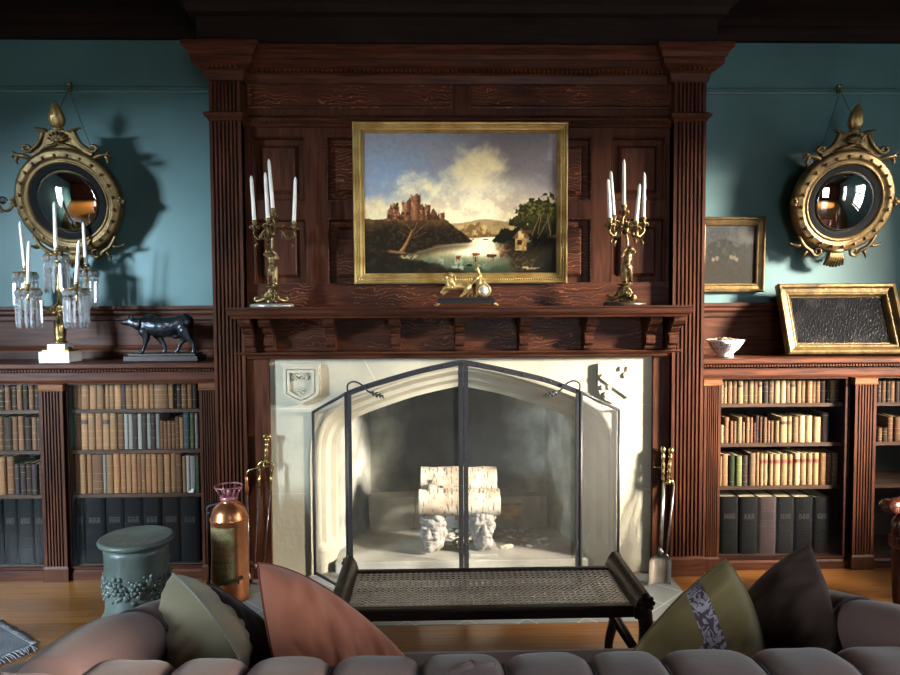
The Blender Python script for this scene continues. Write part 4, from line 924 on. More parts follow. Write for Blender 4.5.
# ================================================================ CANDLES AND CANDELABRA
_candle=MB(); _candle.lathe([(.0105,0),(.0108,.01),(.0100,.12),(.0088,.235),(.0070,.248),(.0035,.257),(.0008,.261)],n=14)
_wick=MB(); _wick.tube([(0,0,.255),(.0006,0,.266),(.0018,0,.272)],.0011,5)
CANDLE0=[None]; WICK=mat('wick',(60,54,48),.9)
def candle(base, top, label, group, leng=None):
    base=Vector(base); top=Vector(top); d=top-base; k=d.length/.272
    if CANDLE0[0] is None:
        o=solo('taper_candle',_candle,WAX,label,'candle',(0,0,0),group,local=True); subpart(o,'wick',_wick,WICK); CANDLE0[0]=o
    else: o=copy_tree(CANDLE0[0]); o['label']=label; o['group']=group
    o.location=base; o.rotation_mode='QUATERNION'; o.rotation_quaternion=Vector((0,0,1)).rotation_difference(d.normalized()); o.scale=(1,1,k)
    return o
def socket(mb, p, s=1.0):
    """cup and drip pan of a candle arm; the candle stands in it at p"""
    mb.lathe([(.006*s,-.050),(.012*s,-.046),(.010*s,-.038),(.016*s,-.034),(.027*s,-.026),(.029*s,-.022),(.026*s,-.020),(.011*s,-.021),(.010*s,-.014),(.015*s,-.004),(.0165*s,.006),(.0155*s,.010),(.0118*s,.010),(.0118*s,.0005),(0,.0)],c=p,n=16)
    for k in range(8):
        a=2*PI*k/8; mb.ball((p[0]+.024*s*math.cos(a),p[1]+.024*s*math.sin(a),p[2]-.028),(.006*s,.006*s,.010*s),6,5)
def arm(mb, c, p):
    """S-curved leafy arm from the stem c out to the socket foot p"""
    c=Vector(c); p=Vector(p)-Vector((0,0,.045)); h=Vector((p.x-c.x,p.y-c.y,0))
    pts=spline([c,c+h*.22+Vector((0,0,.022)),c+h*.5+Vector((0,0,.012)),c+h*.72+Vector((0,0,-.028)),p+h*.03+Vector((0,0,-.022)),p],6)
    mb.tube(pts,[.0075-.003*abs(k/len(pts)-.5) for k in range(len(pts))],7)
    q=c+h*.60+Vector((0,0,-.012)); 
    hd=h.normalized()
    mb.tube([q+hd*.022*math.cos(a)*(1-k/16)+Vector((0,0,.022*math.sin(a)*(1-k/16))) for k,a in enumerate([PI/2+2*PI*i/10*1.1 for i in range(11)])],.0042,6)
    q2=c+h*.86+Vector((0,0,-.045)); mb.tube([q2,q2+hd*.012+Vector((0,0,-.018)),q2+hd*.004+Vector((0,0,-.034))],[.008,.007,.002],6)
    q3=c+h*.35+Vector((0,0,.022)); mb.tube([q3,q3+hd*.01+Vector((0,0,.020)),q3+hd*.026+Vector((0,0,.024))],[.006,.006,.002],6)
def putto(c, s=1.0, mir=1, tilt=0):
    """standing draped figure holding up the stem; about .235 high at s=1"""
    mb=MB(); V3=lambda x,y,z: Vector((x*mir,y,z))*s
    mb.chain([V3(.012,0,.0),V3(.014,-.004,.05),V3(.010,0,.098)],[.0095*s,.0125*s,.017*s])         # standing leg
    mb.chain([V3(-.018,-.006,.004),V3(-.014,-.018,.052),V3(-.008,-.004,.098)],[.0085*s,.0115*s,.016*s])
    mb.capsule(V3(.012,-.002,.004),V3(.014,-.022,.003),.008*s,.006*s); mb.capsule(V3(-.018,-.008,.005),V3(-.022,-.026,.004),.008*s,.006*s)
    mb.chain([V3(.002,0,.10),V3(.0,.003,.128),V3(-.004,.0,.155),V3(-.002,.002,.172)],[.021*s,.0175*s,.021*s,.012*s])
    mb.chain([V3(.014,0,.163),V3(.038,-.004,.150),V3(.026,-.012,.182),V3(.004,-.004,.205)],[.010*s,.008*s,.007*s,.006*s])   # raised arm
    mb.chain([V3(-.020,0,.164),V3(-.040,-.008,.178),V3(-.022,-.006,.206),V3(-.002,0,.215)],[.010*s,.008*s,.007*s,.006*s])
    mb.ball(V3(-.014,-.010,.192),(.0135*s,.014*s,.0165*s)); mb.ball(V3(-.016,-.024,.189),.004*s,6,5); mb.ball(V3(-.013,-.004,.203),(.014*s,.013*s,.009*s))
    mb.chain([V3(-.024,.004,.145),V3(.0,-.014,.118),V3(.024,-.002,.100),V3(.026,.006,.055),V3(.020,.010,.005)],[.007*s,.009*s,.010*s,.010*s,.012*s])   # drapery
    mb.chain([V3(.024,-.004,.104),V3(.000,-.018,.092),V3(-.022,-.004,.088)],[.010*s,.011*s,.009*s])
    mb.ball(V3(0,0,-.004),(.034*s,.028*s,.010*s))
    f=mb.fuse(.0028*s,2); f.xform(Matrix.Translation(c)@Matrix.Rotation(tilt,4,'Z')); return f
def figural(label, base, foot, fig, stem_c, socks, mir, ps, pl, white):
    T=Thing('candelabrum',label,'candelabrum',base,'figural candelabra on the mantel shelf')
    b=Vector(base)
    mb=MB(); mb.lathe([(.112,0),(.115,.003),(.115,.012),(.108,.018),(.098,.020),(0,.020)],c=b,n=40,sy=.62,flute=lambda a,z:1+.035*math.cos(4*a)); T.part('plinth',mb,pl)
    mb=MB(); z0=b.z+.020; tz=foot
    for k in range(3):
        a=-PI/2+2*PI*k/3+.25; d=Vector((math.cos(a),math.sin(a)*.75,0)); o=Vector((b.x,b.y,z0))
        mb.tube(spline([o+Vector((0,0,tz*.86)),o+d*.022+Vector((0,0,tz*.62)),o+d*.040+Vector((0,0,tz*.28)),o+d*.078+Vector((0,0,.014)),o+d*.098+Vector((0,0,.018)),o+d*.092+Vector((0,0,.034)),o+d*.074+Vector((0,0,.028))],5),[.015]*10+[.014,.013,.013,.012,.012,.011,.011,.010,.010,.009,.009,.008,.008,.007,.007,.007,.006,.006,.005,.004,.004],7)
        mb.tube(spiral((o.x+d.x*.03,o.y+d.y*.03-.01,o.z+tz*.5),.020,.006,a,1.1,14),.005,6)
        mb.ball(o+d*.05+Vector((0,0,tz*.30)),.013,8,6); mb.ball(o+d*.03+Vector((0,0,tz*.72)),.012,8,6)
    mb.lathe([(.030,0),(.036,.012),(.022,.025),(.018,tz*.5),(.026,tz*.72),(.018,tz*.86),(.030,tz*.93),(.040,tz*.96),(.040,tz),(.0,tz)],c=(b.x,b.y,z0),n=20,flute=lambda a,z:1+.06*math.cos(6*a)); T.part('tripod_foot',mb,BRONZEG)
    fz=z0+tz+.006; f=putto((b.x+fig[0],b.y,fz),fig[1],mir); T.part('putto_figure',f,BRONZEG)
    mb=MB(); st=Vector(stem_c); c0=Vector((b.x+fig[0],b.y,fz+.20*fig[1])); top=Vector(socks[0])-Vector((0,0,.045))
    mb.tube(spline([c0,c0*.6+st*.4+Vector((.004,0,0)),st],5),[.007]*11,8); mb.lathe([(.008,-.02),(.016,-.012),(.020,0),(.014,.014),(.008,.02)],c=st,n=12)
    mb.tube(spline([st,st*.5+top*.5+Vector((.014*mir,0,0)),top],6),.0065,8)
    for k in range(4): a=k*PI/2; q=st*.5+top*.5; mb.tube([st,q+Vector((.020*math.cos(a),.02*math.sin(a),0)),q+Vector((.028*math.cos(a),.028*math.sin(a),.022))],[.006,.007,.002],6)
    T.part('stem',mb,BRONZEG)
    for i,p in enumerate(socks):
        m=MB()
        if i>0: arm(m,st,p)
        socket(m,p); T.part('candle_arm' if i else 'central_socket',m,BRONZEG)
    return T
MARB=mat('white_marble',(226,222,212),.35,vary=((196,190,178),6,.4,.75)); BPL=mat('silvered_plinth',(196,190,176),.25,.6); DPL=mat('dark_plinth',(54,40,34),.3)
SH=1.5605
c=at(272,306,3.80)
so=[at(273,210,3.80),at(254.5,222,3.80),at(268,220,3.72),at(294,223,3.80)]
figural('gilt bronze figural candelabrum with four white tapers, on the mantel left of the painting',
        (c.x,3.80,SH),.092,(.002,.93),at(272,234,3.80),so,1,0,BPL,0)
for s,tp,w in zip(so,((268.5,156.5),(251,173.5),(265,170),(295.5,175)),('tallest white candle on the central stem of the mantel candelabrum with four candles','leftmost white candle in the mantel candelabrum with four candles','white candle on the front arm of the mantel candelabrum with four candles','rightmost white candle in the mantel candelabrum with four candles')):
    candle(s,at(tp[0],tp[1],s.y),w,'candles in the four-candle candelabrum')
c=at(625,306,3.80)
so=[at(624,207,3.80),at(610,220,3.74),at(614,217,3.88),at(636,223,3.73),at(643.5,219,3.84)]
figural('gilt bronze figural candelabrum with five white tapers, on the mantel right of painting',(c.x,3.80,SH),.098,(.012,.93),at(625.5,231,3.80),so,-1,0,DPL,1)
for s,tp,w in zip(so,((624,157),(608,177),(610.5,168.5),(640,182),(644.5,170)),('tallest white candle on the central stem of the five-candle candelabrum','leftmost white candle, on the front arm of the five-candle candelabrum','white candle behind the leftmost one in the five-candle candelabrum','short white candle leaning, on the front arm right of the five-candle stem','rightmost white candle in the five-candle candelabrum')):
    candle(s,at(tp[0],tp[1],s.y),w,'candles in the five-candle candelabrum')

# ---------------------------------------------------------------- crystal candelabrum (girandole)
CRY=bpy.data.materials.new('cut_crystal'); CRY.use_nodes=True; nt=CRY.node_tree; nt.nodes.clear()
o_=nt.nodes.new('ShaderNodeOutputMaterial'); g1=nt.nodes.new('ShaderNodeBsdfGlass'); g1.inputs['IOR'].default_value=1.5; g1.inputs['Roughness'].default_value=.02; t1=nt.nodes.new('ShaderNodeBsdfTransparent'); gl=nt.nodes.new('ShaderNodeBsdfGlossy'); gl.inputs['Roughness'].default_value=.05
m1=nt.nodes.new('ShaderNodeMixShader'); m1.inputs[0].default_value=.5; m2=nt.nodes.new('ShaderNodeMixShader'); m2.inputs[0].default_value=.34
nt.links.new(t1.outputs[0],m1.inputs[1]); nt.links.new(g1.outputs[0],m1.inputs[2]); nt.links.new(m1.outputs[0],m2.inputs[1]); nt.links.new(gl.outputs[0],m2.inputs[2]); df=nt.nodes.new('ShaderNodeBsdfDiffuse'); df.inputs[0].default_value=(.9,.9,.93,1); m3=nt.nodes.new('ShaderNodeMixShader'); m3.inputs[0].default_value=.10; nt.links.new(m2.outputs[0],m3.inputs[1]); nt.links.new(df.outputs[0],m3.inputs[2]); nt.links.new(m3.outputs[0],o_.inputs[0])
bt=1.2505; b=at(61,360,4.10); b.z=bt; b.y=4.10
G=Thing('crystal_candelabrum','brass candelabrum hung with crystal prisms on a stepped white marble base','candelabrum',b)
mb=MB(); mb.box(b.x-.086,b.x+.086,4.025,4.175,bt,bt+.062); G.part('marble_base',mb,MARB,bev=.004)
mb=MB(); mb.box(b.x-.074,b.x+.074,4.04,4.16,bt+.0621,bt+.072); mb.lathe([(.055,.072),(.07,.072),(.06,.085),(.05,.088)],c=(b.x,4.1,bt),n=30,sy=.75); G.part('brass_border',mb,BRASS)
mb=MB(); mb.box(b.x-.050,b.x+.050,4.05,4.15,bt+.0725,bt+.104); G.part('marble_step',mb,MARB,bev=.003)
mb=MB(); cc=at(57,262,4.10); zt_=cc.z; L_=zt_-bt-.104
mb.lathe([(.034,0),(.036,.012),(.026,.02),(.030,.05),(.034,.09),(.030,.13),(.020,.15),(.014,.17),(.022,.19),(.030,.205),(.026,.225),(.012,.24),(.010,.30),(.016,.32),(.010,.34),(.008,L_-.03),(.014,L_-.02),(.010,L_)],c=(b.x,4.10,bt+.104),n=20,flute=lambda a,z:1+.06*math.cos(8*a+z*60))
for k in range(5): a=2*PI*k/5+.2; mb.tube(spiral((b.x+.035*math.cos(a),4.1+.035*math.sin(a),bt+.104+.20),.026,.008,a,1.1,14),.005,6)
G.part('stem',mb,BRASS)
lights=[((56,250),(54,199),4.10,'c'),((28,284),(29,239),4.00,'f'),((76,284),(79,238),4.00,'f'),((25,268),(19.5,219),4.20,'b'),((86,266),(83,220),4.20,'b')]
names=['tallest white candle at the centre of the crystal candelabrum','short white candle on the near arm of the crystal candelabrum, further left','short white candle on the near arm of the crystal candelabrum, further right','white candle leaning outward at the far left of the crystal candelabrum','white candle at the far right of the crystal candelabrum']
prism=MB(); prism.lathe([(.001,0),(.008,-.006),(.0100,-.02),(.0100,-.145),(.007,-.165),(.001,-.178)],n=4,smooth=False)
drop=MB(); drop.lathe([(.001,0),(.012,-.010),(.0145,-.02),(.010,-.032),(.001,-.04)],n=6,smooth=False)
pm=prism.mesh('prism',[CRY]); dm=drop.mesh('crystal_drop',[CRY])
stemtop=Vector((b.x,4.10,bt+.104+.215))
for (bp,tp,Y,kd),nm in zip(lights,names):
    p=at(bp[0],bp[1],Y); m=MB()
    if kd=='c': m.tube([(b.x,4.10,zt_-.02),p-Vector((0,0,.03))],.007,8)
    else:
        e=p-Vector((0,0,.05)); h=Vector((e.x-stemtop.x,e.y-stemtop.y,0)); m.tube(spline([stemtop,stemtop+h*.35+Vector((0,0,-.03)),stemtop+h*.7+Vector((0,0,-.0)),e+Vector((0,0,-.05)),e],6),.006,8)
        q=stemtop+h*.55; m.tube([q,q+Vector((0,0,.03)),q+h*.18+Vector((0,0,.045)),q+h*.26+Vector((0,0,.03))],[.006,.006,.005,.002],6)
    socket(m,p,.9); m.lathe([(.012,-.034),(.046,-.030),(.060,-.024),(.061,-.027),(.05,-.036),(.012,-.04)],c=p,n=24,flute=lambda a,z:1+.05*math.cos(12*a)); a_=G.part('candle_arm',m,BRASS)
    r=.060; nn=12
    for k in range(nn):
        an=2*PI*(k+.5)/nn
        for me,dz,sc,nmn in ((dm,-.03,1,'crystal_drop'),(pm,-.072,1,'prism')):
            o=bpy.data.objects.new(nmn,me); COL.objects.link(o); o.parent=a_ if False else G.o; o.location=Vector((p.x+r*math.cos(an),p.y+r*math.sin(an),p.z+dz))-G.loc; o.rotation_euler=(R.uniform(-.03,.03),R.uniform(-.03,.03),R.uniform(0,3))
    if kd=='c':
        for k in range(6):
            an=2*PI*k/6; o=bpy.data.objects.new('crystal_drop',dm); COL.objects.link(o); o.parent=G.o; o.location=Vector((p.x+.04*math.cos(an),p.y+.04*math.sin(an),p.z-.10))-G.loc
    candle(p,at(tp[0],tp[1],Y),nm,'candles in the crystal candelabrum')

# ================================================================ BRONZE COW
DBR=mat('dark_bronze',(58,62,66),.34,.75,vary=((36,38,42),14,.4,.7),bump=(40,.12))
bl=at(128,360,4.13); br=at(201,360,4.13); bt=1.2505
T=Thing('cow_statue','dark bronze walking cow statuette on the bookcase left of the fireplace','statue',((bl.x+br.x)/2,4.15,bt))
mb=MB(); mb.box(bl.x,br.x,4.07,4.23,bt,bt+.030); mb.box(bl.x+.018,br.x-.018,4.085,4.215,bt+.030,bt+.044); T.part('base',mb,mat('bronze_base',(50,42,40),.45,.5),bev=.003)
bz=bt+.044
def cp(px,py): p=at(px,py,4.15); return p.x,p.z
mb=MB()
def pt(px,py,y=0): x,z=cp(px,py); return Vector((x,4.15+y,z))
mb.chain([pt(187,321.5),pt(182,323),pt(175,325.5),pt(166,327),pt(156,326.5),pt(149,325),pt(145,324)],[.040,.052,.054,.056,.056,.050,.042],16)
mb.ball(pt(166,328.5),(.10,.050,.052),20,12); mb.ball(pt(185,318.5),(.036,.040,.034)); mb.ball(pt(150,319.5),(.040,.030,.032))
mb.chain([pt(147,324.5),pt(139,324.5),pt(133,323)],[.050,.036,.027],14); mb.chain([pt(146,331),pt(141,329.5)],[.028,.014])
mb.chain([pt(134,322.5),pt(130,321.8),pt(122.5,322.6)],[.027,.024,.013]); mb.capsule(pt(130,324),pt(125,324),.014,.010)
for s in (-1,1):
    mb.chain([pt(131.5,319,s*.014),pt(131,316.5,s*.030),pt(128.5,315,s*.032)],[.008,.006,.003]); mb.capsule(pt(133.5,319.5,s*.02),pt(136,318.5,s*.052),.008,.005)
legs=[((146,331),(148.5,338),(147,345),(144.5,351.5),-.030),((153,331),(157.5,338),(162.5,345),(163.5,351),.028),((181,332),(183,338.5),(179,344),(176,351),.028),((186,330),(190.5,337.5),(195,344),(196,351),-.030)]
for i,(a,b_,c_,d_,y) in enumerate(legs):
    w=(.034,.020,.012,.010) if i<2 else (.040,.024,.013,.0105)
    mb.chain([pt(*a,y*.8),pt(*b_,y),pt(*c_,y),pt(*d_,y)],w)
    e=pt(*d_,y); mb.capsule(e,Vector((e.x-.008,e.y,bz+.006)),.011,.013); mb.capsule(Vector((e.x-.008,e.y,bz+.007)),Vector((e.x-.018,e.y,bz+.006)),.011,.009)
mb.chain([pt(188.5,316),pt(191,317.5),pt(192,325),pt(191.5,334),pt(192.5,340)],[.010,.008,.006,.006,.010])
mb.ball(pt(176,336),(.026,.024,.018))
f=mb.fuse(.004,7); f.lump(.0014,50,3); T.part('cow_body',f,DBR)
mb=MB(); mb.tube([pt(143.5,318,-.03),pt(142.4,324,-.05),pt(141.5,329,-.045)],[.005,.006,.004],6); T.part('neck_strap',mb,DBR)

# ================================================================ MANTEL CLOCK
GB=mat('bright_gilt',(226,196,130),.34,.65,vary=((150,118,66),40,.4,.7))
cb=at(466,306,3.80); T=Thing('mantel_clock','small gilt lion and chariot clock on a black base, on the mantel shelf','clock',(cb.x,3.80,SH))
zz=SH
mb=MB(); p0=at(437,302,3.8).x; p1=at(495,302,3.8).x
mb.box(p0,p1,3.755,3.845,zz+.016,zz+.036); mb.box(p0+.006,p1-.006,3.76,3.84,zz+.036,zz+.048); T.part('plinth',mb,mat('black_marble',(30,28,28),.5,spec=.3),bev=.003)
for x in (p0+.006,p1-.006):
    for y in (3.765,3.835):
        m=MB(); sg=-1 if x<cb.x else 1
        m.chain([Vector((x-sg*.005,y,zz+.018)),Vector((x+sg*.002,y,zz+.012)),Vector((x+sg*.016,y,zz+.0065))],[.008,.009,.0062],8); m.ball((x+sg*.004,y-.004,zz+.018),(.007,.004,.006),6,5); T.part('paw_foot',m,GB)
m=MB(); P=lambda px,py,y=0: Vector((at(px,py,3.8).x,3.8+y,at(px,py,3.8).z)); zb_=zz+.048
m.chain([P(468,287),P(461,286.5),P(454,286)],[.022,.020,.024],12); m.ball(P(450,281),(.030,.028,.034),12,9); m.ball(P(447,278),(.026,.024,.024),12,9); m.ball(P(443,280),(.016,.014,.013)); m.ball(P(440.5,281.5),(.010,.010,.008))
for k in range(14):
    a=2*PI*k/14; m.ball(P(450,280)+Vector((.026*math.cos(a),-.018+.008*(k%3),.030*math.sin(a))),(.010,.010,.012),6,5)
m.chain([P(451,287,-.014),P(444.5,288,-.016),P(441.5,292.5,-.016)],[.013,.009,.007]); m.chain([P(452,288,.014),P(447,291,.016),P(443,294,.016)],[.013,.009,.007])
for (a_,b_,c_,y) in (((467,288),(464.5,293),(460.5,296.8),-.014),((469,287),(471.5,292),(472,296.8),.012),((467.5,288),(469,293),(467.5,296.8),.0)):
    m.chain([P(*a_,y),P(*b_,y),Vector((P(*c_).x,3.8+y,zb_+.006))],[.016,.009,.007]); 
m.chain([P(470,286),P(473,283),P(474,279)],[.006,.004,.007])
T.part('lion',m.fuse(.0022,2),GB)
m=MB(); x=P(479,290).x
m.chain([P(477.5,294,-.004),P(478.5,287),P(480,279),P(479.3,274),P(477.6,270)],[.011,.015,.013,.008,.010]); m.ball(P(477,269.5),(.012,.011,.013)); m.chain([P(480,275),P(476.5,279,-.012),P(472.5,282,-.012)],[.008,.006,.005]); m.chain([P(480.5,275),P(482,280,.01),P(476,283,.012)],[.008,.006,.005])
m.chain([P(482,279),P(485,285),P(485,292)],[.012,.016,.016]); m.chain([P(477,294),Vector((P(475.5,296).x,3.79,zb_+.006))],[.009,.008])
m.chain([P(477,267,.002),P(478,265),P(480,266)],[.006,.006,.004])
T.part('driver_figure',m.fuse(.0022,2),GB)
m=MB(); c=P(484,291.3,-.028); Qm=Matrix(((1,0,0),(0,0,-1),(0,1,0))); r=.033; c.z=max(c.z,zb_+r+.004)
m.lathe([(r,-.03),(r+.004,-.02),(r+.004,-.004),(r,.002),(r-.005,.004),(r-.006,0)],c=c,n=28,M=Qm); 
for k in range(10): a=2*PI*k/10; m.ball(c+Vector((.036*math.cos(a),.012,.036*math.sin(a))),.004,6,4)
T.part('wheel_case',m,GB)
m=MB(); m.lathe([(r-.006,-.002),(r-.006,.001),(0,.0015)],c=c,n=28,M=Qm); dl=T.part('dial',m,mat('enamel',(236,236,230),.3))
m=MB()
for k in range(12): a=2*PI*k/12; q=c+Vector((.021*math.cos(a),-.002,.021*math.sin(a))); m.obox(q,(.0012,.0008,.004),(0,PI/2-a,0))
for a,l in ((.2,.012),(PI-.25,.016)): q=c+Vector((l/2*math.cos(a),-.0028,l/2*math.sin(a))); m.obox(q,(l,.0008,.0014),(0,-a,0))
subpart(dl,'hands_and_marks',m,mat('clock_black',(24,24,28),.4),T.loc)

# ================================================================ PORCELAIN BOWL
c=at(725,358,4.13); bt=1.2505; R0=.108; T=Thing('porcelain_bowl','white porcelain bowl with dark painted sprigs holding dried petals, beside the right-hand pilaster','bowl',(c.x,4.13,bt))
bx=Vector((c.x,4.13,bt))
mb=MB(); mb.lathe([(.046,0),(.048,.004),(.044,.018),(.052,.026),(.078,.050),(.098,.080),(R0,.100),(R0-.002,.102),(R0-.005,.1),(.092,.078),(.07,.048),(.04,.03),(0,.027)],c=bx,n=40); POR=mat('porcelain',(226,230,226),.16,coat=.4); bw=T.part('bowl_body',mb,POR)
m=MB(); rg=random.Random(5)
def onbowl(a,t): z=.03+.066*t; r=np.interp(z,[.026,.05,.08,.1],[.052,.078,.098,R0])+.0007; return bx+Vector((r*math.cos(a),r*math.sin(a),z))
for a0 in [-PI*.95+k*.42 for k in range(5)]:
    pth=[onbowl(a0+.13*math.sin(t*5)*.6,.15+.7*t) for t in [i/7 for i in range(8)]]; m.tube(pth,.0012,4)
    for k in range(8):
        q=onbowl(a0+rg.uniform(-.15,.15),rg.uniform(.2,.9)); m.ball(q,(.0045,.0022,.0035),5,4)
    m.tube([onbowl(a0+.16*math.cos(t),.5+.3*math.sin(t)) for t in [i*.5 for i in range(9)]],.0012,4)
ring_=[onbowl(2*PI*k/40,.93) for k in range(40)]; m.tube(ring_,.0010,4,closed=True)
subpart(bw,'painted_sprig',m,mat('underglaze',(52,58,74),.3),T.loc)
m=MB(); pet=mat('dried_petals',(112,80,64),.9,vary=((150,120,96),80,.4,.6))
for k in range(150):
    a=rg.uniform(0,6.28);r=.088*math.sqrt(rg.random()); m.obox(bx+Vector((r*math.cos(a),r*math.sin(a),.088+.02*(1-r/.09)+rg.uniform(0,.008))),(.018,.012,.002),(rg.uniform(-.7,.7),rg.uniform(-.7,.7),rg.uniform(0,3)))
T.part('dried_petals',m,pet,kind='stuff')
# ================================================================ LOGS AND CARVED HEADS
def birch_mat():
    m=bpy.data.materials.new('birch_bark'); m.use_nodes=True; nt=m.node_tree; L=nt.links.new; b=nt.nodes['Principled BSDF']
    tc=nt.nodes.new('ShaderNodeTexCoord')
    n1=nt.nodes.new('ShaderNodeTexNoise'); n1.inputs['Scale'].default_value=7; n1.inputs['Detail'].default_value=7; L(tc.outputs['Object'],n1.inputs['Vector'])
    r1=nt.nodes.new('ShaderNodeValToRGB'); e=r1.color_ramp.elements; e[0].position=.35; e[0].color=lin((146,128,102)); e[1].position=.62; e[1].color=lin((186,179,164)); L(n1.outputs['Fac'],r1.inputs[0])
    mp=nt.nodes.new('ShaderNodeMapping'); mp.inputs['Scale'].default_value=(60,14,14); L(tc.outputs['Object'],mp.inputs['Vector'])
    n2=nt.nodes.new('ShaderNodeTexNoise'); n2.inputs['Scale'].default_value=1.6; n2.inputs['Detail'].default_value=4; L(mp.outputs[0],n2.inputs['Vector'])
    r2=nt.nodes.new('ShaderNodeValToRGB'); e=r2.color_ramp.elements; e[0].position=.57; e[0].color=(0,0,0,1); e[1].position=.65; e[1].color=(1,1,1,1); L(n2.outputs['Fac'],r2.inputs[0])
    mx=nt.nodes.new('ShaderNodeMix'); mx.data_type='RGBA'; mx.inputs[7].default_value=lin((84,76,68)); L(r2.outputs[0],mx.inputs['Factor']); L(r1.outputs[0],mx.inputs[6]); L(mx.outputs[2],b.inputs['Base Color'])
    b.inputs['Roughness'].default_value=.7; bp=nt.nodes.new('ShaderNodeBump'); bp.inputs['Strength'].default_value=.5; bp.inputs['Distance'].default_value=.006; L(n1.outputs['Fac'],bp.inputs['Height']); L(bp.outputs[0],b.inputs['Normal']); return m
BIRCH=birch_mat(); LOGEND=mat('log_end',(176,140,96),.8,vary=((120,88,56),22,.35,.7))
def log(px0,py0,px1,py1,Y,r,label,seed,curl=None,m=BIRCH):
    a=at(px0,py0,Y); b=at(px1,py1,Y); T=Thing('firewood_log',label,'log',(a+b)/2-Vector((0,0,r)),'firewood logs')
    mb=MB(); L_=(b-a).length; n=30; k=26; vs=[]; d=(b-a).normalized(); up=Vector((0,0,1)); sd=d.cross(up)
    for i in range(k):
        for j in range(n):
            an=2*PI*j/n; rr=r*(1+.07*noise.noise(Vector((math.cos(an)*1.3+seed,math.sin(an)*1.3,i*.22)))+.03*noise.noise(Vector((math.cos(an)*4,math.sin(an)*4+seed,i*.6))))
            vs.append(a+d*(L_*i/(k-1))+(up*math.cos(an)+sd*math.sin(an))*rr)
    mb.add(vs,[(i*n+j,i*n+(j+1)%n,(i+1)*n+(j+1)%n,(i+1)*n+j) for i in range(k-1) for j in range(n)],0,True)
    mb.add(vs[:n],[tuple(range(n))],1); mb.add(vs[-n:],[tuple(range(n))[::-1]],1)
    T.part('bark',mb,[m,LOGEND])
    for (u0,u1,an0,an1,lift) in (curl or ()):
        c=MB(); c.grid(lambda u,v: a+d*(L_*(u0+(u1-u0)*u))+(up*math.cos(an0+(an1-an0)*v)+sd*math.sin(an0+(an1-an0)*v))*(r*1.06+lift*(v**2)*(.5+.5*math.sin(u*5+1))),14,8); T.part('bark_curl',c,BIRCH)
    return T
log(421,481,496,480,4.345,.086,'pale birch log lying behind and above the front birch log',2.0,((.15,.55,2.2,1.2,.02),))
log(419,502,499.5,502,4.20,.080,'white birch log with curling bark resting on the two carved stone heads',5.0,((.12,.34,.5,-.5,.03),(.30,.62,.35,-.35,.018),(.05,.28,-1.0,-2.0,.02)))
log(455,512,521,511,4.44,.050,'thin brown log behind the two birch logs',9.0,None,mat('brown_bark',(150,124,92),.8,vary=((104,82,58),16,.35,.7),bump=(30,.5)))
def stone_head(px,label,turn,beard):
    f0=at(px,551,4.13); z0=.0655; H=.295-.075; mb=MB(); s=H/.30; 
    E=lambda x,y,z,rx,ry,rz: mb.ball((x*s,y*s,z*s),(rx*s,ry*s,rz*s),14,10)
    E(0,.02,.17,.105,.11,.135); E(0,.03,.07,.09,.10,.09); E(0,-.055,.10,.068,.055,.07); E(0,-.07,.045,.05,.05,.048)      # skull, jaw, chin
    E(.045,-.078,.20,.042,.026,.017); E(-.045,-.078,.20,.042,.026,.017)                    # brows
    mb.capsule(Vector((0,-.088,.195))*s,Vector((0,-.122,.140))*s,.016*s,.024*s); E(.02,-.105,.134,.016,.016,.012); E(-.02,-.105,.134,.016,.016,.012)
    E(.052,-.078,.135,.034,.028,.030); E(-.052,-.078,.135,.034,.028,.030)                   # cheeks
    E(.040,-.084,.172,.021,.014,.011); E(-.040,-.084,.172,.021,.014,.011)                   # eyes
    E(0,-.102,.098,.038,.017,.009); E(0,-.100,.080,.032,.018,.010)                         # lips
    E(.10,.02,.15,.018,.03,.04); E(-.10,.02,.15,.018,.03,.04)                              # ears
    rg=random.Random(int(px))
    for k in range(26):
        a=rg.uniform(-2.3,2.3); z=rg.uniform(.22,.285); r_=.105*math.sqrt(max(.15,1-((z-.17)/.14)**2)); E(r_*math.sin(a),.02-r_*math.cos(a),z,.026,.024,.028)
    if beard:
        for k in range(22):
            a=rg.uniform(-1.3,1.3); z=rg.uniform(.005,.07); E(.075*math.sin(a),-.02-.072*math.cos(a),z,.016,.018,.030)
        for sg in (-1,1): mb.chain([Vector((.008*sg,-.116,.112))*s,Vector((.04*sg,-.106,.100))*s,Vector((.058*sg,-.085,.07))*s],[.012*s,.012*s,.008*s])
    f=mb.fuse(.0045,1); f.lump(.0035,38,int(px)); f.lump(.0016,110,7)
    f.xform(Matrix.Translation((f0.x,4.195,z0+.001-min(p.z for p in f.v)+(.025 if beard else 0)))@Matrix.Rotation(turn,4,'Z'))
    T=Thing('stone_head',label,'carved head',(f0.x,4.195,z0)); T.part('carved_face',f,mat('worn_stone%d'%int(px),(150,146,138),.9,vary=((108,104,98),18,.35,.7),bump=(60,.5,6)))
    if beard:
        b=MB(); b.box(f0.x-.085,f0.x+.085,4.08,4.30,z0,z0+.02+.004); T.part('base_slab',b,FLAG,bev=.006)
stone_head(433,'worn beardless stone head under the birch log, left of the screen centre post',-.35,False)
stone_head(483,'bearded stone head on a small slab, right of the screen centre post',.12,True)

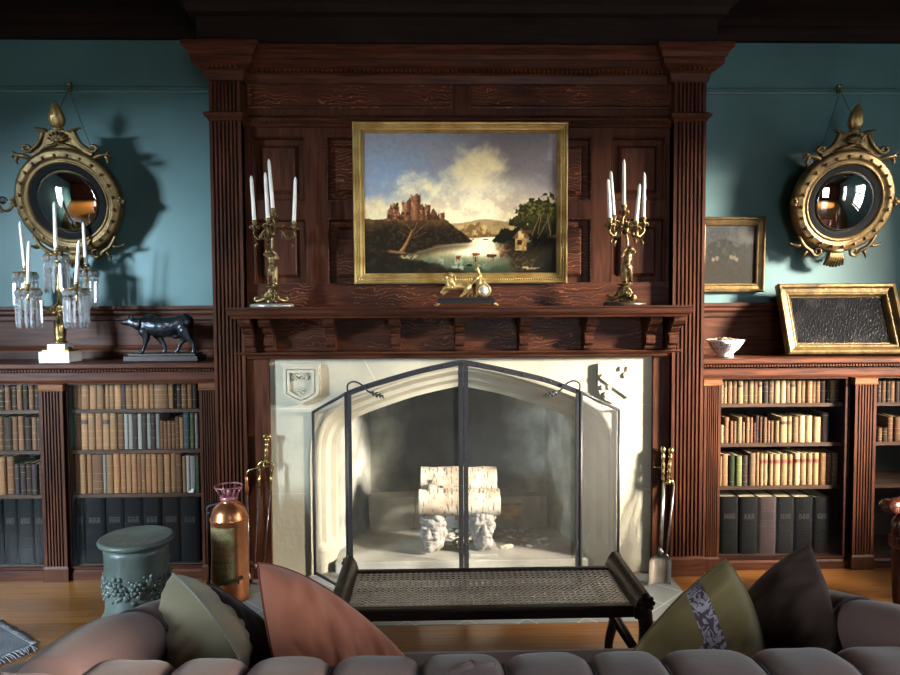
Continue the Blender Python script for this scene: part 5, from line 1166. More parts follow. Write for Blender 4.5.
# ================================================================ FIRE SCREEN
def screen_mat():
    m=bpy.data.materials.new('wire_gauze'); m.use_nodes=True; nt=m.node_tree; nt.nodes.clear(); L=nt.links.new
    o=nt.nodes.new('ShaderNodeOutputMaterial'); t=nt.nodes.new('ShaderNodeBsdfTransparent'); p=nt.nodes.new('ShaderNodeBsdfPrincipled'); p.inputs['Base Color'].default_value=lin((112,110,106)); p.inputs['Roughness'].default_value=.5; p.inputs['Metallic'].default_value=.3
    mx=nt.nodes.new('ShaderNodeMixShader'); mx.inputs[0].default_value=.15; L(t.outputs[0],mx.inputs[1]); L(p.outputs[0],mx.inputs[2]); L(mx.outputs[0],o.inputs[0]); return m
GAUZE=screen_mat()
SC=Thing('fire_screen','folding black iron fire screen of fine wire gauze with oak leaf handles','fire screen',(.017,3.72,0))
YS=3.71
arc=[at(x,y,YS) for x,y in ((347,391),(360,386),(375,381),(399,374),(423,367.5),(444,363),(463,360),(487,364),(513,369.5),(543,376.5),(562,383),(580,390))]
arc=spline(arc,3); ic=18
zb0=.02
def flatbar(mb,pts,w,t,inward=True):
    """flat iron bar following pts in a vertical plane, w deep below the line"""
    n=len(pts)
    for i in range(n-1):
        a,b=pts[i],pts[i+1]; dn=Vector((0,0,-w)); th=Vector((0,t/2,0))
        mb.add([a-th,b-th,b-th+dn,a-th+dn,a+th,b+th,b+th+dn,a+th+dn],[(0,1,2,3),(7,6,5,4),(0,4,5,1),(3,2,6,7),(0,3,7,4),(1,5,6,2)])
def vbar(mb,x,y,w,t,z0,z1): mb.box(x-w/2,x+w/2,y-t/2,y+t/2,z0,z1)
for side in (0,1):
    seg=arc[:ic+1] if side==0 else arc[ic:]
    c=seg[-1] if side==0 else seg[0]; e=seg[0] if side==0 else seg[-1]; sg=-1 if side==0 else 1
    m=MB(); flatbar(m,seg,.030,.010); vbar(m,c.x+sg*.0135,YS,.025,.012,zb0,c.z-.004); vbar(m,e.x-sg*.010,YS,.024,.014,zb0,e.z-.004); m.box(min(c.x,e.x),max(c.x,e.x),YS-.006,YS+.006,zb0,zb0+.03)
    g=MB(); g.add([Vector((p.x,YS+.004,p.z-.004)) for p in seg]+[Vector((p.x,YS+.004,zb0)) for p in seg],[(i,i+1,len(seg)+i+1,len(seg)+i) for i in range(len(seg)-1)]); SC.part('gauze_panel',g,GAUZE)
    r=m
    for k in range(9): p=seg[int((k+.5)/9*(len(seg)-1))]; r.ball((p.x,YS-.006,p.z-.015),.0055,6,4)
    for k in range(26):
        z=zb0+.03+(c.z-.08)*k/26; r.ball((c.x+sg*.0135,YS-.007,z),.0038,6,4)
        if z<e.z-.03: r.ball((e.x-sg*.010,YS-.008,z),.0038,6,4)
    SC.part('door_frame',m,IRON)
    # ring handle ending in an oak leaf
    hd=MB(); q=e+Vector((-sg*.004,-.008,-.01)); hand=spline([q,q+Vector((-sg*.002,-.006,.045)),q+Vector((-sg*.035,-.012,.062)),q+Vector((-sg*.075,-.012,.045)),q+Vector((-sg*.105,-.010,.012)),q+Vector((-sg*.125,-.008,.0))],6); hd.tube(hand,.005,7)
    lf=q+Vector((-sg*.118,-.010,.004)); dr=Vector((-sg*.86,0,-.30)).normalized(); hd.tube([lf,lf+dr*.075],[.006,.002],6)
    for k,(l,ang) in enumerate(((.018,.9),(.016,-.9),(.022,.8),(.02,-.8),(.024,.6),(.022,-.6),(.018,.4),(.018,-.4))):
        b=lf+dr*(.008+.0085*k); ca,sa=math.cos(ang),math.sin(ang); d2=Vector((dr.x*ca-dr.z*sa,0,dr.x*sa+dr.z*ca)); hd.tube([b,b+d2*l*.6,b+d2*l],[.0055,.008,.003],6,flat=.5)
    SC.part('leaf_handle',hd,IRON)
    # folding side wing back to the stone
    o=at(313,412,3.985) if side==0 else at(619,410,3.985)
    a=Vector((e.x+sg*.004,YS,e.z-.012)); o=Vector((o.x,3.985,o.z)); 
    m=MB(); wv=(o-a); 
    def wbar(p,q_,w):
        m.tube([p,q_],w,4)
    m.tube([a,o],.009,6); m.tube([o,Vector((o.x,o.y,zb0))],.009,6); m.tube([Vector((a.x,a.y,zb0+.01)),Vector((o.x,o.y,zb0+.01))],.009,6); m.tube([a,Vector((a.x,a.y,zb0))],.012,6)
    SC.part('wing_frame',m,IRON)
    g=MB(); g.add([a,o,Vector((o.x,o.y,zb0)),Vector((a.x,a.y,zb0))],[(0,1,2,3)]); SC.part('gauze_panel',g,GAUZE)

# ================================================================ FIRE IRONS
def turned(mb,top,bot,prof,n=14):
    """turned handle: prof = [(r, t 0..1)] from top to bottom"""
    d=bot-top; M=Vector((0,0,1)).rotation_difference(d.normalized()).to_matrix(); mb.lathe([(r,t*d.length) for r,t in prof],c=top,n=n,M=M)
HP=[(.001,0),(.012,.03),(.016,.10),(.012,.17),(.006,.20),(.010,.24),(.013,.30),(.010,.36),(.007,.40),(.011,.50),(.012,.60),(.008,.70),(.013,.76),(.007,.80),(.011,.90),(.008,1.0)]
# tongs on the left
t0=at(267,438,3.938); t1=at(265.5,463,3.932)
T=Thing('fire_tongs','long steel fire tongs with a brass ball handle leaning left of the stone surround','fire tongs',(t0.x-.02,3.85,.01))
m=MB(); turned(m,t0+Vector((0,0,.006)),t1,HP); 
for s in (-1,1): m.ball(t0+Vector((s*.011,0,.010)),.0145,12,8)
m.tube(spiral((t1.x,t1.y,t1.z-.012),.012,.012,0,1,12),.005,6)
for s in (-1,1): m.tube(spline([t1,t1+Vector((s*.022,0,.006)),t1+Vector((s*.040,0,-.016)),t1+Vector((s*.034,0,-.05))],5),.007,7)
T.part('handle',m,BRASS)
for s,px,py in ((-1,254.5,566),(1,263,574)):
    m=MB(); a=t1+Vector((s*.034,0,-.045)); e=at(px,py,3.86); e.z=max(e.z,.02)
    mid=a*.82+e*.18; m2=MB(); m2.tube([a,mid],[.009,.008],8); m.tube([mid,e],[.0055,.005],7); m.lathe([(.001,-.004),(.016,0),(.016,.005),(.001,.008)],c=e,n=12,M=Matrix.Rotation(PI/2,3,'X'))
    lg=T.part('leg',m,STEEL); subpart(lg,'brass_sleeve',m2,BRASS,T.loc)
p0=at(246.5,476,3.90); p1=at(247.5,495,3.90); e=at(249,580,3.86); e.z=max(.012,e.z)
T=Thing('poker','slender poker with a copper grip and hooked brass top behind the copper extinguisher','poker',(e.x,e.y,.005))
m=MB(); turned(m,p0,p1,[(.004,0),(.009,.1),(.011,.3),(.008,.45),(.012,.6),(.009,.8),(.006,1)]); T.part('grip',m,mat('copper_grip',(150,88,52),.35,.9))
m=MB(); m.tube([p0,p0+Vector((.002,0,.02)),p0+Vector((.016,0,.034)),p0+Vector((.045,0,.042)),p0+Vector((.062,0,.046))],[.005,.005,.004,.004,.004],7); m.ball(p0+Vector((.064,0,.047)),.007); T.part('hook',m,BRASS)
m=MB(); m.tube([p1,e],.005,7); m.lathe([(.002,0),(.012,.01),(.010,.03),(.004,.045)],c=e,n=10); T.part('shaft',m,STEEL)
# tongs and shovel on the right
t0=at(671,447,3.936); t1=at(668,480,3.928)
T=Thing('fire_tongs','polished fire tongs with a turned brass handle leaning beside the shovel on the right jamb','fire tongs',(t0.x,3.86,.01))
m=MB(); turned(m,t0,t1,[(r*1.15,t) for r,t in HP]); m.ball(t1+Vector((0,-.004,-.01)),.017,12,8); m.tube(spline([t1+Vector((-.006,0,-.008)),t1+Vector((.022,0,-.004)),t1+Vector((.034,0,-.03))],5),.007,7); m.tube(spline([t1+Vector((0,0,-.008)),t1+Vector((-.016,0,-.014)),t1+Vector((-.022,0,-.034))],5),.007,7); T.part('handle',m,BRASS)
for a,px,py in ((t1+Vector((.034,0,-.028)),666.5,556),(t1+Vector((-.022,0,-.03)),661.5,552)):
    m=MB(); e=at(px,py,3.885); m.tube([a,a*.5+e*.5,e],[.0065,.006,.005],7); m.lathe([(.001,-.004),(.013,0),(.013,.005),(.001,.008)],c=e,n=12,M=Matrix.Rotation(PI/2,3,'X')); T.part('leg',m,STEEL)
t0=at(663,446,3.936); t1=at(663,482,3.922)
T=Thing('hearth_shovel','steel hearth shovel with a brass handle standing on the hearth at the right jamb','shovel',(t0.x-.02,3.80,.005))
m=MB(); turned(m,t0,t1,HP); m.tube([t0*.4+t1*.6+Vector((-.002,-.004,0)),t0*.4+t1*.6+Vector((-.05,.018,0))],.0035,6); T.part('handle',m,BRASS)
bt_=at(660,553,3.835); m=MB(); m.tube([t1,bt_+Vector((0,0,-.02))],[.006,.0065],8); m.lathe([(.007,0),(.013,.015),(.011,.035),(.006,.045)],c=bt_+Vector((0,0,-.015)),n=10); T.part('shaft',m,STEEL)
m=MB(); lo=at(659,587,3.785); lo.z=.012
ax=(lo-bt_); 
def blade(u,v,th):
    w=.062*min(1,.38+v*3.2) if v<.2 else .062; x=(u*2-1); p=bt_+ax*v+Vector((x*w,-.022*abs(x)**3+(.012 if v>.1 else v*.1),(.0 if v<.9 else 0))); return p+Vector((0,th,0))
m.grid(lambda u,v:blade(u,v,0),11,14); m.grid(lambda u,v:blade(u,v,.003),11,14); T.part('blade',m,mat('worn_steel',(126,116,104),.42,.8,vary=((88,78,68),14,.35,.7)))

# ================================================================ COPPER EXTINGUISHER
COP=mat('copper',(214,142,98),.3,.9,vary=((176,100,62),7,.4,.75),rvar=.06)
ex=at(230.8,590,3.72).x; T=Thing('fire_extinguisher','antique copper fire extinguisher with a printed label standing beside the hearth','fire extinguisher',(ex,3.72,.0045)); eb=Vector((ex,3.72,.0045))
mb=MB(); mb.lathe([(.090,0),(.096,.002),(.099,.010),(.099,.035),(.0965,.040),(.0965,.425),(.0985,.428),(.0985,.440),(.0955,.444),(.092,.465),(.080,.490),(.060,.510),(.045,.518),(.040,.524),(.040,.545),(.0,.545)],c=eb,n=56); m=mb
for k in range(28): a=2*PI*k/28; m.ball(eb+Vector((.0985*math.cos(a),.0985*math.sin(a),.434)),.0042,6,4)
T.part('body',mb,COP)
PINK=mat('worn_red_paint',(170,110,112),.4,.4,vary=((110,56,62),16,.4,.7)); 
m=MB(); m.lathe([(.043,.530),(.046,.534),(.046,.552),(.040,.556),(0,.556)],c=eb,n=30)
for k in range(6): a=2*PI*k/6+.25; m.tube([eb+Vector((.04*math.cos(a),.04*math.sin(a),.55)),eb+Vector((.07*math.cos(a),.07*math.sin(a),.604))],[.006,.0045],6)
m.tube([eb+Vector((.071*math.cos(2*PI*k/36),.071*math.sin(2*PI*k/36),.605)) for k in range(36)],.0048,7,closed=True); m.lathe([(.012,.55),(.012,.585),(.006,.592),(0,.592)],c=eb,n=14); T.part('handwheel_cap',m,PINK)
m=MB(); h0=eb+Vector((-.098,.01,.46)); m.tube(spline([eb+Vector((-.06,.01,.508)),h0+Vector((-.016,0,.03)),h0+Vector((-.022,0,-.02)),h0+Vector((-.018,.005,-.2)),eb+Vector((-.115,.0,.08)),eb+Vector((-.15,-.02,.012))],8),.0065,8); m.tube([eb+Vector((-.098,.01,.46)),eb+Vector((-.12,.01,.458))],.008,8); T.part('hose',m,mat('black_rubber',(28,28,30),.5))
m=MB(); q=eb+Vector((.045,-.090,.130)); m.tube([q+Vector((-.075,-.012,-.018)),q+Vector((-.03,-.016,-.008)),q+Vector((.02,-.012,.006)),q+Vector((.045,.004,.012))],[.006,.008,.008,.010],8); m.tube([q+Vector((.028,-.016,-.012)),q+Vector((.024,-.018,.026))],.005,6); m.ball(q+Vector((-.076,-.012,-.018)),.009); m.tube([q+Vector((-.04,-.014,-.004)),q+Vector((-.046,-.014,-.022))],.005,6); m.tube([q+Vector((.03,-.01,.008)),q+Vector((.03,.03,.01))],.007,6); T.part('valve',m,mat('dark_brass',(96,76,48),.35,.9))
# printed label, wrapped on the body
LABG=mat('label_paper',(146,132,88),.5,vary=((118,104,66),30,.4,.7)); LABD=mat('label_ink',(70,64,40),.6); LABR=mat('label_red',(150,42,40),.5)
AL=-PI/2-.28; HW=.80; RL=.0972
def wrap(u,z,r=RL): a=AL+u*HW; return eb+Vector((r*math.cos(a),r*math.sin(a),z))
m=MB(); m.grid(lambda u,v:wrap(u*2-1,.105+.30*v),24,2); lb=T.part('label',m,LABG,label='yellowed printed label with red lettering')
def onlabel(mb,x,z,r=RL+.0006): return wrap(x/(HW*RL),z,r)
ink=MB(); red=MB(); gold=MB()
def bar(mb,x0,x1,z0,z1,r=RL+.0005):
    mb.grid(lambda u,v:onlabel(mb,x0+(x1-x0)*u,z0+(z1-z0)*v,r),max(2,int(abs(x1-x0)/.006)+2),2)
W_=.072
for z in (.108,.400,.338,.322,.235,.170,.128): bar(ink,-W_,W_,z,z+.0016)
bar(ink,-W_,-W_+.0016,.108,.40); bar(ink,W_-.0016,W_,.108,.40)
rg=random.Random(8)
for z0,n,h in ((.352,11,.034),(.178,12,.022),(.204,12,.022)):          # ornamental bands of leaves
    for k in range(n):
        x=-W_+.010+(2*W_-.02)*(k+.5)/n
        for j in range(7):
            a=rg.uniform(0,6.28); dx=rg.uniform(-.004,.004); dz=rg.uniform(0,h); bar(ink,x+dx-.0016,x+dx+.0016,z0+dz,z0+dz+.0035,RL+.0006)
for z in (.329,.226,.219,.160,.152,.144,.136,.120):                      # illegible small print
    x=-W_+.012
    while x<W_-.014:
        w=rg.uniform(.004,.013); bar(ink,x,min(x+w,W_-.010),z,z+.0030,RL+.0006); x+=w+.0035
for txt,size,z in (('FIRE',.034,.288),('EXTINGUISHER',.0215,.252)):
    t=text_mb(txt,size); xs=[p.x for p in t.v]; sc=min(1.25,.128/(max(xs)-min(xs)))
    red.add([onlabel(red,p.x*sc,z+p.y,RL+.0008) for p in t.v],t.f)
subpart(lb,'ornament_and_small_print',ink,LABD,T.loc); subpart(lb,'red_lettering',red,LABR,T.loc)

# ================================================================ STONE GARDEN STOOL
GRN=mat('green_stone',(92,104,97),.38,vary=((62,72,68),6,.35,.7),bump=(35,.3,7),rvar=.08)
sx_=at(136.5,540,3.45).x; sb=Vector((sx_,3.45,.0015)); T=Thing('drum_stool','green stone drum stool with a floral relief band, in front of the left bookcase','stool',sb)
fl=lambda a,z: 1+(.035*abs(math.cos(7*a)) if z<.06 else 0)
mb=MB(); mb.lathe([(.147,0),(.170,.004),(.174,.03),(.160,.055),(.150,.066),(.152,.08),(.149,.09),(.149,.36),(.152,.375),(.14,.40),(.0,.40)],c=sb,n=84,flute=fl); T.part('drum',mb,GRN)
mb=MB(); mb.lathe([(.140,.398),(.160,.402),(.173,.410),(.177,.420),(.173,.430),(.165,.4345),(.160,.4335),(0,.434)],c=sb,n=56); T.part('lid',mb,GRN)
m=MB(); rg=random.Random(4)
for k in range(330):
    a=rg.uniform(0,2*PI); z=.215+.030*math.sin(a*5)*.35+rg.gauss(0,.026); r=.149; s_=rg.uniform(.007,.015); m.ball(sb+Vector((r*math.cos(a),r*math.sin(a),z)),(s_,s_*.8,s_),6,5)
for k in range(10):
    a=2*PI*k/10+.1; c=sb+Vector((.152*math.cos(a),.152*math.sin(a),.222))
    for j in range(6): b_=2*PI*j/6; m.ball(c+Vector((-math.sin(a)*.022*math.cos(b_),math.cos(a)*.022*math.cos(b_),.022*math.sin(b_))),.0125,7,5)
    m.ball(c+Vector((.008*math.cos(a),.008*math.sin(a),0)),.011,7,5)
T.part('relief_band',m,GRN)

# ================================================================ CANED BENCH
DKW=wood('dark_walnut',(36,26,22),(66,48,40),'x',rough=.38,coat=.1); CANE=mat('cane',(222,200,180),.3,vary=((190,166,144),30,.35,.7),coat=.6,spec=.8)
bx0,bx1,by0,by1,bz=-.478,.598,2.50,2.91,.449
T=Thing('caned_bench','dark wood window bench with a woven cane seat and scrolled ends, between sofa and hearth','bench',((bx0+bx1)/2,(by0+by1)/2,0))
m=MB(); m.box(bx0,bx1,by0,by0+.040,bz-.032,bz+.012); T.part('seat_rail',m,DKW,bev=.008)
m=MB(); m.box(bx0,bx1,by1-.034,by1,bz-.030,bz+.010); T.part('seat_rail',m,DKW,bev=.008)
m=MB(); cx0,cx1,cy0,cy1=bx0+.012,bx1-.012,by0+.036,by1-.030
n=45
for k in range(n):
    x=cx0+(cx1-cx0)*(k+.5)/n
    for d in (-.0030,.0030): m.box(x+d-.0022,x+d+.0022,cy0,cy1,bz-.001,bz+.001)
n2=15
for k in range(n2):
    y=cy0+(cy1-cy0)*(k+.5)/n2
    for d in (-.0030,.0030): m.box(cx0,cx1,y+d-.0022,y+d+.0022,bz+.0002,bz+.0022)
st_=(cx1-cx0)/n
for s in (1,-1):
    L_=(cy1-cy0); k0=-int(L_/st_)-1
    for k in range(k0,n+2):
        xa=cx0+k*st_; xb=xa+L_ 
        ya,yb_=cy0,cy1
        if xa<cx0: ya=cy0+(cx0-xa); xa=cx0
        if xb>cx1: yb_=cy1-(xb-cx1); xb=cx1
        if yb_-ya<.01: continue
        if s<0: xa,xb=cx0+cx1-xa,cx0+cx1-xb
        d=Vector((xb-xa,yb_-ya,0)).normalized(); nn=Vector((-d.y,d.x,0))*.0021
        A=Vector((xa,ya,bz+.0026)); B=Vector((xb,yb_,bz+.0026)); up=Vector((0,0,.001)); m.add([A-nn,B-nn,B+nn,A+nn,A-nn+up,B-nn+up,B+nn+up,A+nn+up],[(3,2,1,0),(4,5,6,7),(0,1,5,4),(2,3,7,6)])
T.part('cane_seat',m,CANE)
for s,x in ((-1,bx0),(1,bx1)):
    m=MB(); prof=[(0,-.03),(.022,-.03),(.030,.0),(.040,.035),(.052,.052),(.064,.048),(.066,.03),(.056,.022),(.05,.0),(.05,-.03)]
    pl=[(x+s*(a-.012),bz+b) for a,b in [(0,-.03),(0,.012),(.012,.040),(.026,.060),(.044,.066),(.056,.056),(.058,.038),(.050,.018),(.046,-.005),(.046,-.03)]]
    m.prism(pl,'y',by0-.012,by1+.015,0,True); e=T.part('scroll_end',m,DKW,label='raised scrolled end rail')
    for y in (by0-.014,by1+.017):
        r=MB(); c=Vector((x+s*.030,y,bz+.030)); r.ball(c,(.026,.012,.026),14,8)
        for k in range(8): a=2*PI*k/8; r.ball(c+Vector((.022*math.cos(a),-.004,.022*math.sin(a))),.0095,7,5)
        subpart(e,'carved_rosette',r,DKW,T.loc)
    for y in (by0+.012,by1-.018):
        l=MB(); l.tube(spline([(x+s*.024,y,bz+.01),(x+s*.036,y,bz-.08),(x+s*.022,y,bz-.20),(x-s*.004,y,.13),(x+s*.004,y,.03),(x+s*.03,y,.014)],6),[.030-.012*min(1,k/18) for k in range(31)],10)
        T.part('leg',l,DKW)
    m=MB(); m.tube([(x+s*.01,by0+.02,bz-.17),(x+s*.01,by1-.03,bz-.17)],.012,8); T.part('stretcher',m,DKW)
    for yy_ in (by0+.02,by1-.02): 
        br_=MB(); br_.tube([(x-s*.10,yy_,bz-.025),(x+s*.006,yy_,bz-.19)],.009,8); T.part('brace',br_,DKW)
# ================================================================ SOFA
VEL=mat('mauve_velvet',(136,104,97),.8,vary=((108,82,77),3,.35,.7),bump=(70,.10),sheen=.35)
VELD=mat('velvet_piping',(70,54,58),.8,sheen=.3)
T=Thing('sofa','mauve velvet channel-backed sofa seen from behind, facing the fireplace','sofa',(.05,1.9,0))
seam=[at(p,664,1.66).x for p in (172,247,331,420,504,590,662,755,843)]
stp=(seam[-1]-seam[0])/8; xs=[seam[0]-stp*2.1,seam[0]-stp*1.05]+seam+[seam[-1]+stp,seam[-1]+stp*2.05]
BP=[(1.5, 0.1), (1.475, 0.3), (1.465, 0.484), (1.47, 0.594), (1.5, 0.658), (1.56, 0.692), (1.625, 0.697), (1.69, 0.68), (1.735, 0.632), (1.745, 0.564), (1.74, 0.464), (1.765, 0.4), (1.78, 0.3)]
BPs=[(p.x,p.z) for p in spline([(y,0,z) for y,z in BP],4)]
def bn(j):
    a=BPs[max(j-1,0)];b=BPs[min(j+1,len(BPs)-1)]; d=Vector((b[0]-a[0],b[1]-a[1])).normalized(); return -d.y,d.x
def backpt(x,t,j,seed=0):
    y,z=BPs[j]; ny,nz=bn(j); w=abs(2*t-1); bul=.030*(1-w**5)-.006; wv=.004*noise.noise(Vector((x*9,j*.25,seed)))
    return Vector((x,y+ny*(bul+wv),z+nz*(bul+wv)))
n=len(BPs)
for i in range(len(xs)-1):
    m=MB(); a,b=xs[i],xs[i+1]; m.grid(lambda u,v:backpt(a+(b-a)*u,u,int(round(v*(n-1))),i),15,n); T.part('back_channel',m,VEL)
m=MB()
for x in xs[1:-1]: m.tube([backpt(x,0,j)+Vector((0,bn(j)[0]*.003,bn(j)[1]*.003)) for j in range(3,n-4)],.0042,6)
T.part('channel_welt',m,VELD)
m=MB(); c=at(473,664,1.60); c.z=.721
for k in range(3): a=k*2.1; m.chain([c+Vector((-.05+.02*k,-.02+.02*k,-.004)),c+Vector((.0,.004*k,.004)),c+Vector((.05-.01*k,.015-.012*k,-.006))],[.008,.010,.007])
m.ball(c,(.016,.014,.008)); T.part('tuft_pleat',m,VEL)
XA0,XA1=-1.035,1.135
m=MB(); m.box(XA0,XA1,1.49,2.28,.09,.26); T.part('base',m,VELD,bev=.02)
def cushion(x0,x1,y0,y1,z0,z1,b=.03):
    m=MB(); 
    def f(u,v):
        return None
    m.box(x0,x1,y0,y1,z0,z1); return m
m=cushion(XA0+.10,XA1-.10,1.74,2.275,.255,.430); T.part('seat_cushion',m,VEL,bev=.035,weld=True)
for s,x in ((-1,XA0),(1,XA1)):
    # rolled arm: an upper roll that drops towards the front, channelled by one seam
    pts=spline([(x+s*.012,1.60,.655),(x+s*.0,1.80,.640),(x-s*.03,2.00,.600),(x-s*.05,2.18,.555),(x-s*.055,2.30,.53)],8); m1=MB(); m2=MB()
    def rad(k): 
        t=k/(len(pts)-1); q=.108-.018*t; b=abs(((t*2.15)%1)*2-1); return q-.010*b**4
    k2=len(pts)//2
    m1.tube(pts[:k2+1],[rad(k) for k in range(k2+1)],20); m2.tube(pts[k2:],[rad(k+k2)*(1 if k else .985) for k in range(len(pts)-k2)],20)
    T.part('arm_roll',m1,VEL); T.part('arm_roll',m2,VEL)
    w=MB(); w.tube([pts[k2]+Vector((.096*math.cos(a),0,.096*math.sin(a))) for a in [2*PI*k/24 for k in range(24)]],.005,6,closed=True); T.part('arm_welt',w,VELD)
    m=MB(); m.box(x-.075+s*.0,x+.075+s*.0,1.52,2.285,.10,.56); T.part('arm_panel',m,VEL,bev=.03)
    f_=MB(); f_.lathe([(.0,0),(.085,.0),(.088,.012),(.06,.02),(.0,.024)],c=(pts[-1].x,pts[-1].y+.0,pts[-1].z),n=24,M=Matrix(((1,0,0),(0,0,1),(0,-1,0)))); T.part('arm_facing',f_,VEL)
    for y in (1.54,2.22):
        l=MB(); l.lathe([(.018,0),(.024,.02),(.016,.04),(.028,.08),(.03,.10)],c=(x,y,0),n=14); T.part('leg',l,DKW)

# ================================================================ CUSHIONS ON THE SOFA
def pillow(name,label,A,B,Cc,thick,m,seam_m,bulge_e=-.14,wr=.014,ba=None,seed=1,zip_=False,ribbon=None,group='cushions on the sofa',tilt=0):
    """A apex corner, B and C neighbouring corners (world)"""
    A,B,Cc=Vector(A),Vector(B),Vector(Cc); D=B+Cc-A; nrm=(B-A).cross(Cc-A).normalized(); cen=(A+D)/2
    T=Thing(name,label,'cushion',cen-Vector((0,0,.15)),group); N=34
    def pt(u,v,s):
        a,b=2*u-1,2*v-1; pin=1-bulge_e*((1-a*a)*(b*b)+(1-b*b)*(a*a))
        p=cen+((B-A)*.5*a+(Cc-A)*.5*b)*1.0
        # edges draw in between the corners
        p=cen+(B-A)*.5*a*(1-(bulge_e if ba is None else ba)*(1-b*b))+(Cc-A)*.5*b*(1-bulge_e*(1-a*a))
        t=thick*.5*((1-a**4)*(1-b**4))**.5
        w=noise.noise(Vector((a*2.3+seed*7,b*2.3,seed)))*wr*1.3+noise.noise(Vector((a*6+b*3,b*2.0-a*4+seed,seed*3)))*wr*1.1+noise.noise(Vector((a*11-b*4,b*4+a*5,seed*5)))*wr*.40*max(0,1-max(abs(a),abs(b))**3)
        e=min(1,(1-max(abs(a),abs(b)))*5)
        p=p+nrm*s*(t+w*e); p.z=max(p.z,.433+.002*s); p.y=max(p.y,1.795); p.x=min(max(p.x,-.965),1.02); return p
    for s in (1,-1):
        mb=MB(); mb.grid(lambda u,v:pt(u,v,s),N,N); T.part('cover',mb,m)
    ed=[pt(k/20,0,0) for k in range(20)]+[pt(1,k/20,0) for k in range(20)]+[pt(1-k/20,1,0) for k in range(20)]+[pt(0,1-k/20,0) for k in range(20)]
    w=MB(); w.tube(ed,.0042,6,closed=True); T.part('piping',w,seam_m)
    if zip_:
        z=MB()
        for k in range(46): p=pt(0 if zip_=='u' else k/46, k/46 if zip_=='u' else 0,0); z.ball(p-nrm*.0,(.0048,.0048,.0048),6,4)
        T.part('edge_stitching',z,mat('pale_stitching',(206,204,190),.6))
    if ribbon:
        for s in (1,-1):
            for (u0,u1,v0,v1) in ribbon[0]:
                r=MB(); r.grid(lambda u,v:pt(u0+(u1-u0)*u,v0+(v1-v0)*v,s)+nrm*s*.0012,20,20); T.part('ribbon_border',r,ribbon[1],label='lavender patterned ribbon border')
    return T
SAGE=mat('sage_velvet',(192,182,148),.75,vary=((158,148,118),4,.35,.7),sheen=.5,bump=(40,.1)); SAGES=mat('sage_piping',(170,166,146),.7)
PUR=mat('aubergine_velvet',(46,34,44),.8,vary=((34,24,32),4,.35,.7),sheen=.3)
RUST=mat('salmon_velvet',(220,134,100),.75,vary=((196,112,82),3,.35,.7),sheen=.5,bump=(40,.08)); RUSTS=mat('salmon_piping',(150,82,64),.75)
OLV=mat('olive_cloth',(140,119,70),.75,vary=((114,96,55),4,.35,.7),bump=(120,.1),sheen=.2); 
BRN=mat('brown_cloth',(80,58,50),.85,vary=((64,45,40),5,.35,.7),bump=(120,.15)); BRNS=mat('brown_piping',(86,60,52),.7)
def ribbon_mat():
    m=mat('ribbon',(176,164,172),.6); nt=m.node_tree; L=nt.links.new; b=nt.nodes['Principled BSDF']; tc=nt.nodes.new('ShaderNodeTexCoord'); n=nt.nodes.new('ShaderNodeTexNoise'); n.inputs['Scale'].default_value=42; n.inputs['Distortion'].default_value=1.6; n.inputs['Detail'].default_value=1; L(tc.outputs['Object'],n.inputs['Vector'])
    r=nt.nodes.new('ShaderNodeValToRGB'); e=r.color_ramp.elements; e[0].position=.50; e[0].color=lin((92,72,84)); e[1].position=.53; e[1].color=lin((184,172,180)); L(n.outputs['Fac'],r.inputs[0]); L(r.outputs[0],b.inputs['Base Color']); return m
def W(px,py,Y): return at(px,py,Y)
pillow('throw_cushion','sage green velvet cushion with pale edge stitching, against the sofa arm by the stool',W(173,574,2.14),W(240,662,1.90),W(152,655,2.36),.21,SAGE,SAGES,seed=2,zip_='v',bulge_e=-.14,ba=-.06,wr=.012)
pillow('throw_cushion','dark aubergine velvet cushion tucked between the sage and the salmon cushions',W(207,582,2.20),W(318,668,2.06),W(235,690,1.98),.10,PUR,PUR,seed=4)
pillow('throw_cushion','large salmon velvet cushion beside the aubergine one on the sofa',W(258,563,2.06),W(414,668,2.10),W(292,735,1.88),.19,RUST,RUSTS,seed=6,bulge_e=-.30,ba=-.05,wr=.018)
pillow('throw_cushion','olive cushion with a lavender ribbon border, leaning on the brown cushion',W(726,560,2.08),W(768,680,1.93),W(622,668,2.06),.18,OLV,OLV,seed=9,wr=.010,ribbon=([(.0,.52,.24,.37),(.38,.52,.37,1)],ribbon_mat()))
pillow('throw_cushion','dark brown cushion with corded piping, on the sofa beside the olive one',W(812,544,2.12),W(852,668,1.94),W(722,630,2.24),.19,BRN,BRNS,seed=12,bulge_e=-.2)

# ================================================================ RUG AND ARMCHAIR AT THE EDGES
RUGM=mat('grey_rug',(112,112,116),.95,vary=((88,88,95),9,.35,.7),bump=(200,.6)); 
rc=atz(30,646,0); d1=Vector((-.80,.60,0)); d2=Vector((-.55,-.83,0)); 
T=Thing('rug','grey woven rug with a fringed edge on the floorboards, left of the sofa','rug',(rc.x-.6,rc.y-.2,.0))
m=MB(); L1,L2=.62,1.1; q=[rc,rc+d1*L1,rc+d1*L1+d2*L2,rc+d2*L2]; v=[p+Vector((0,0,.001)) for p in q]+[p+Vector((0,0,.009)) for p in q]; m.add(v,[(3,2,1,0),(4,5,6,7),(0,1,5,4),(1,2,6,5),(2,3,7,6),(3,0,4,7)]); T.part('woven_field',m,RUGM)
m=MB(); rg=random.Random(6)
for k in range(150):
    p=rc+d2*(L2*k/150)+Vector((0,0,.006)); e=p-d1*rg.uniform(.05,.085)+d2*rg.uniform(-.02,.02); e.z=.004; m.tube([p,(p+e)/2+Vector((0,0,.004)),e],.0022,4)
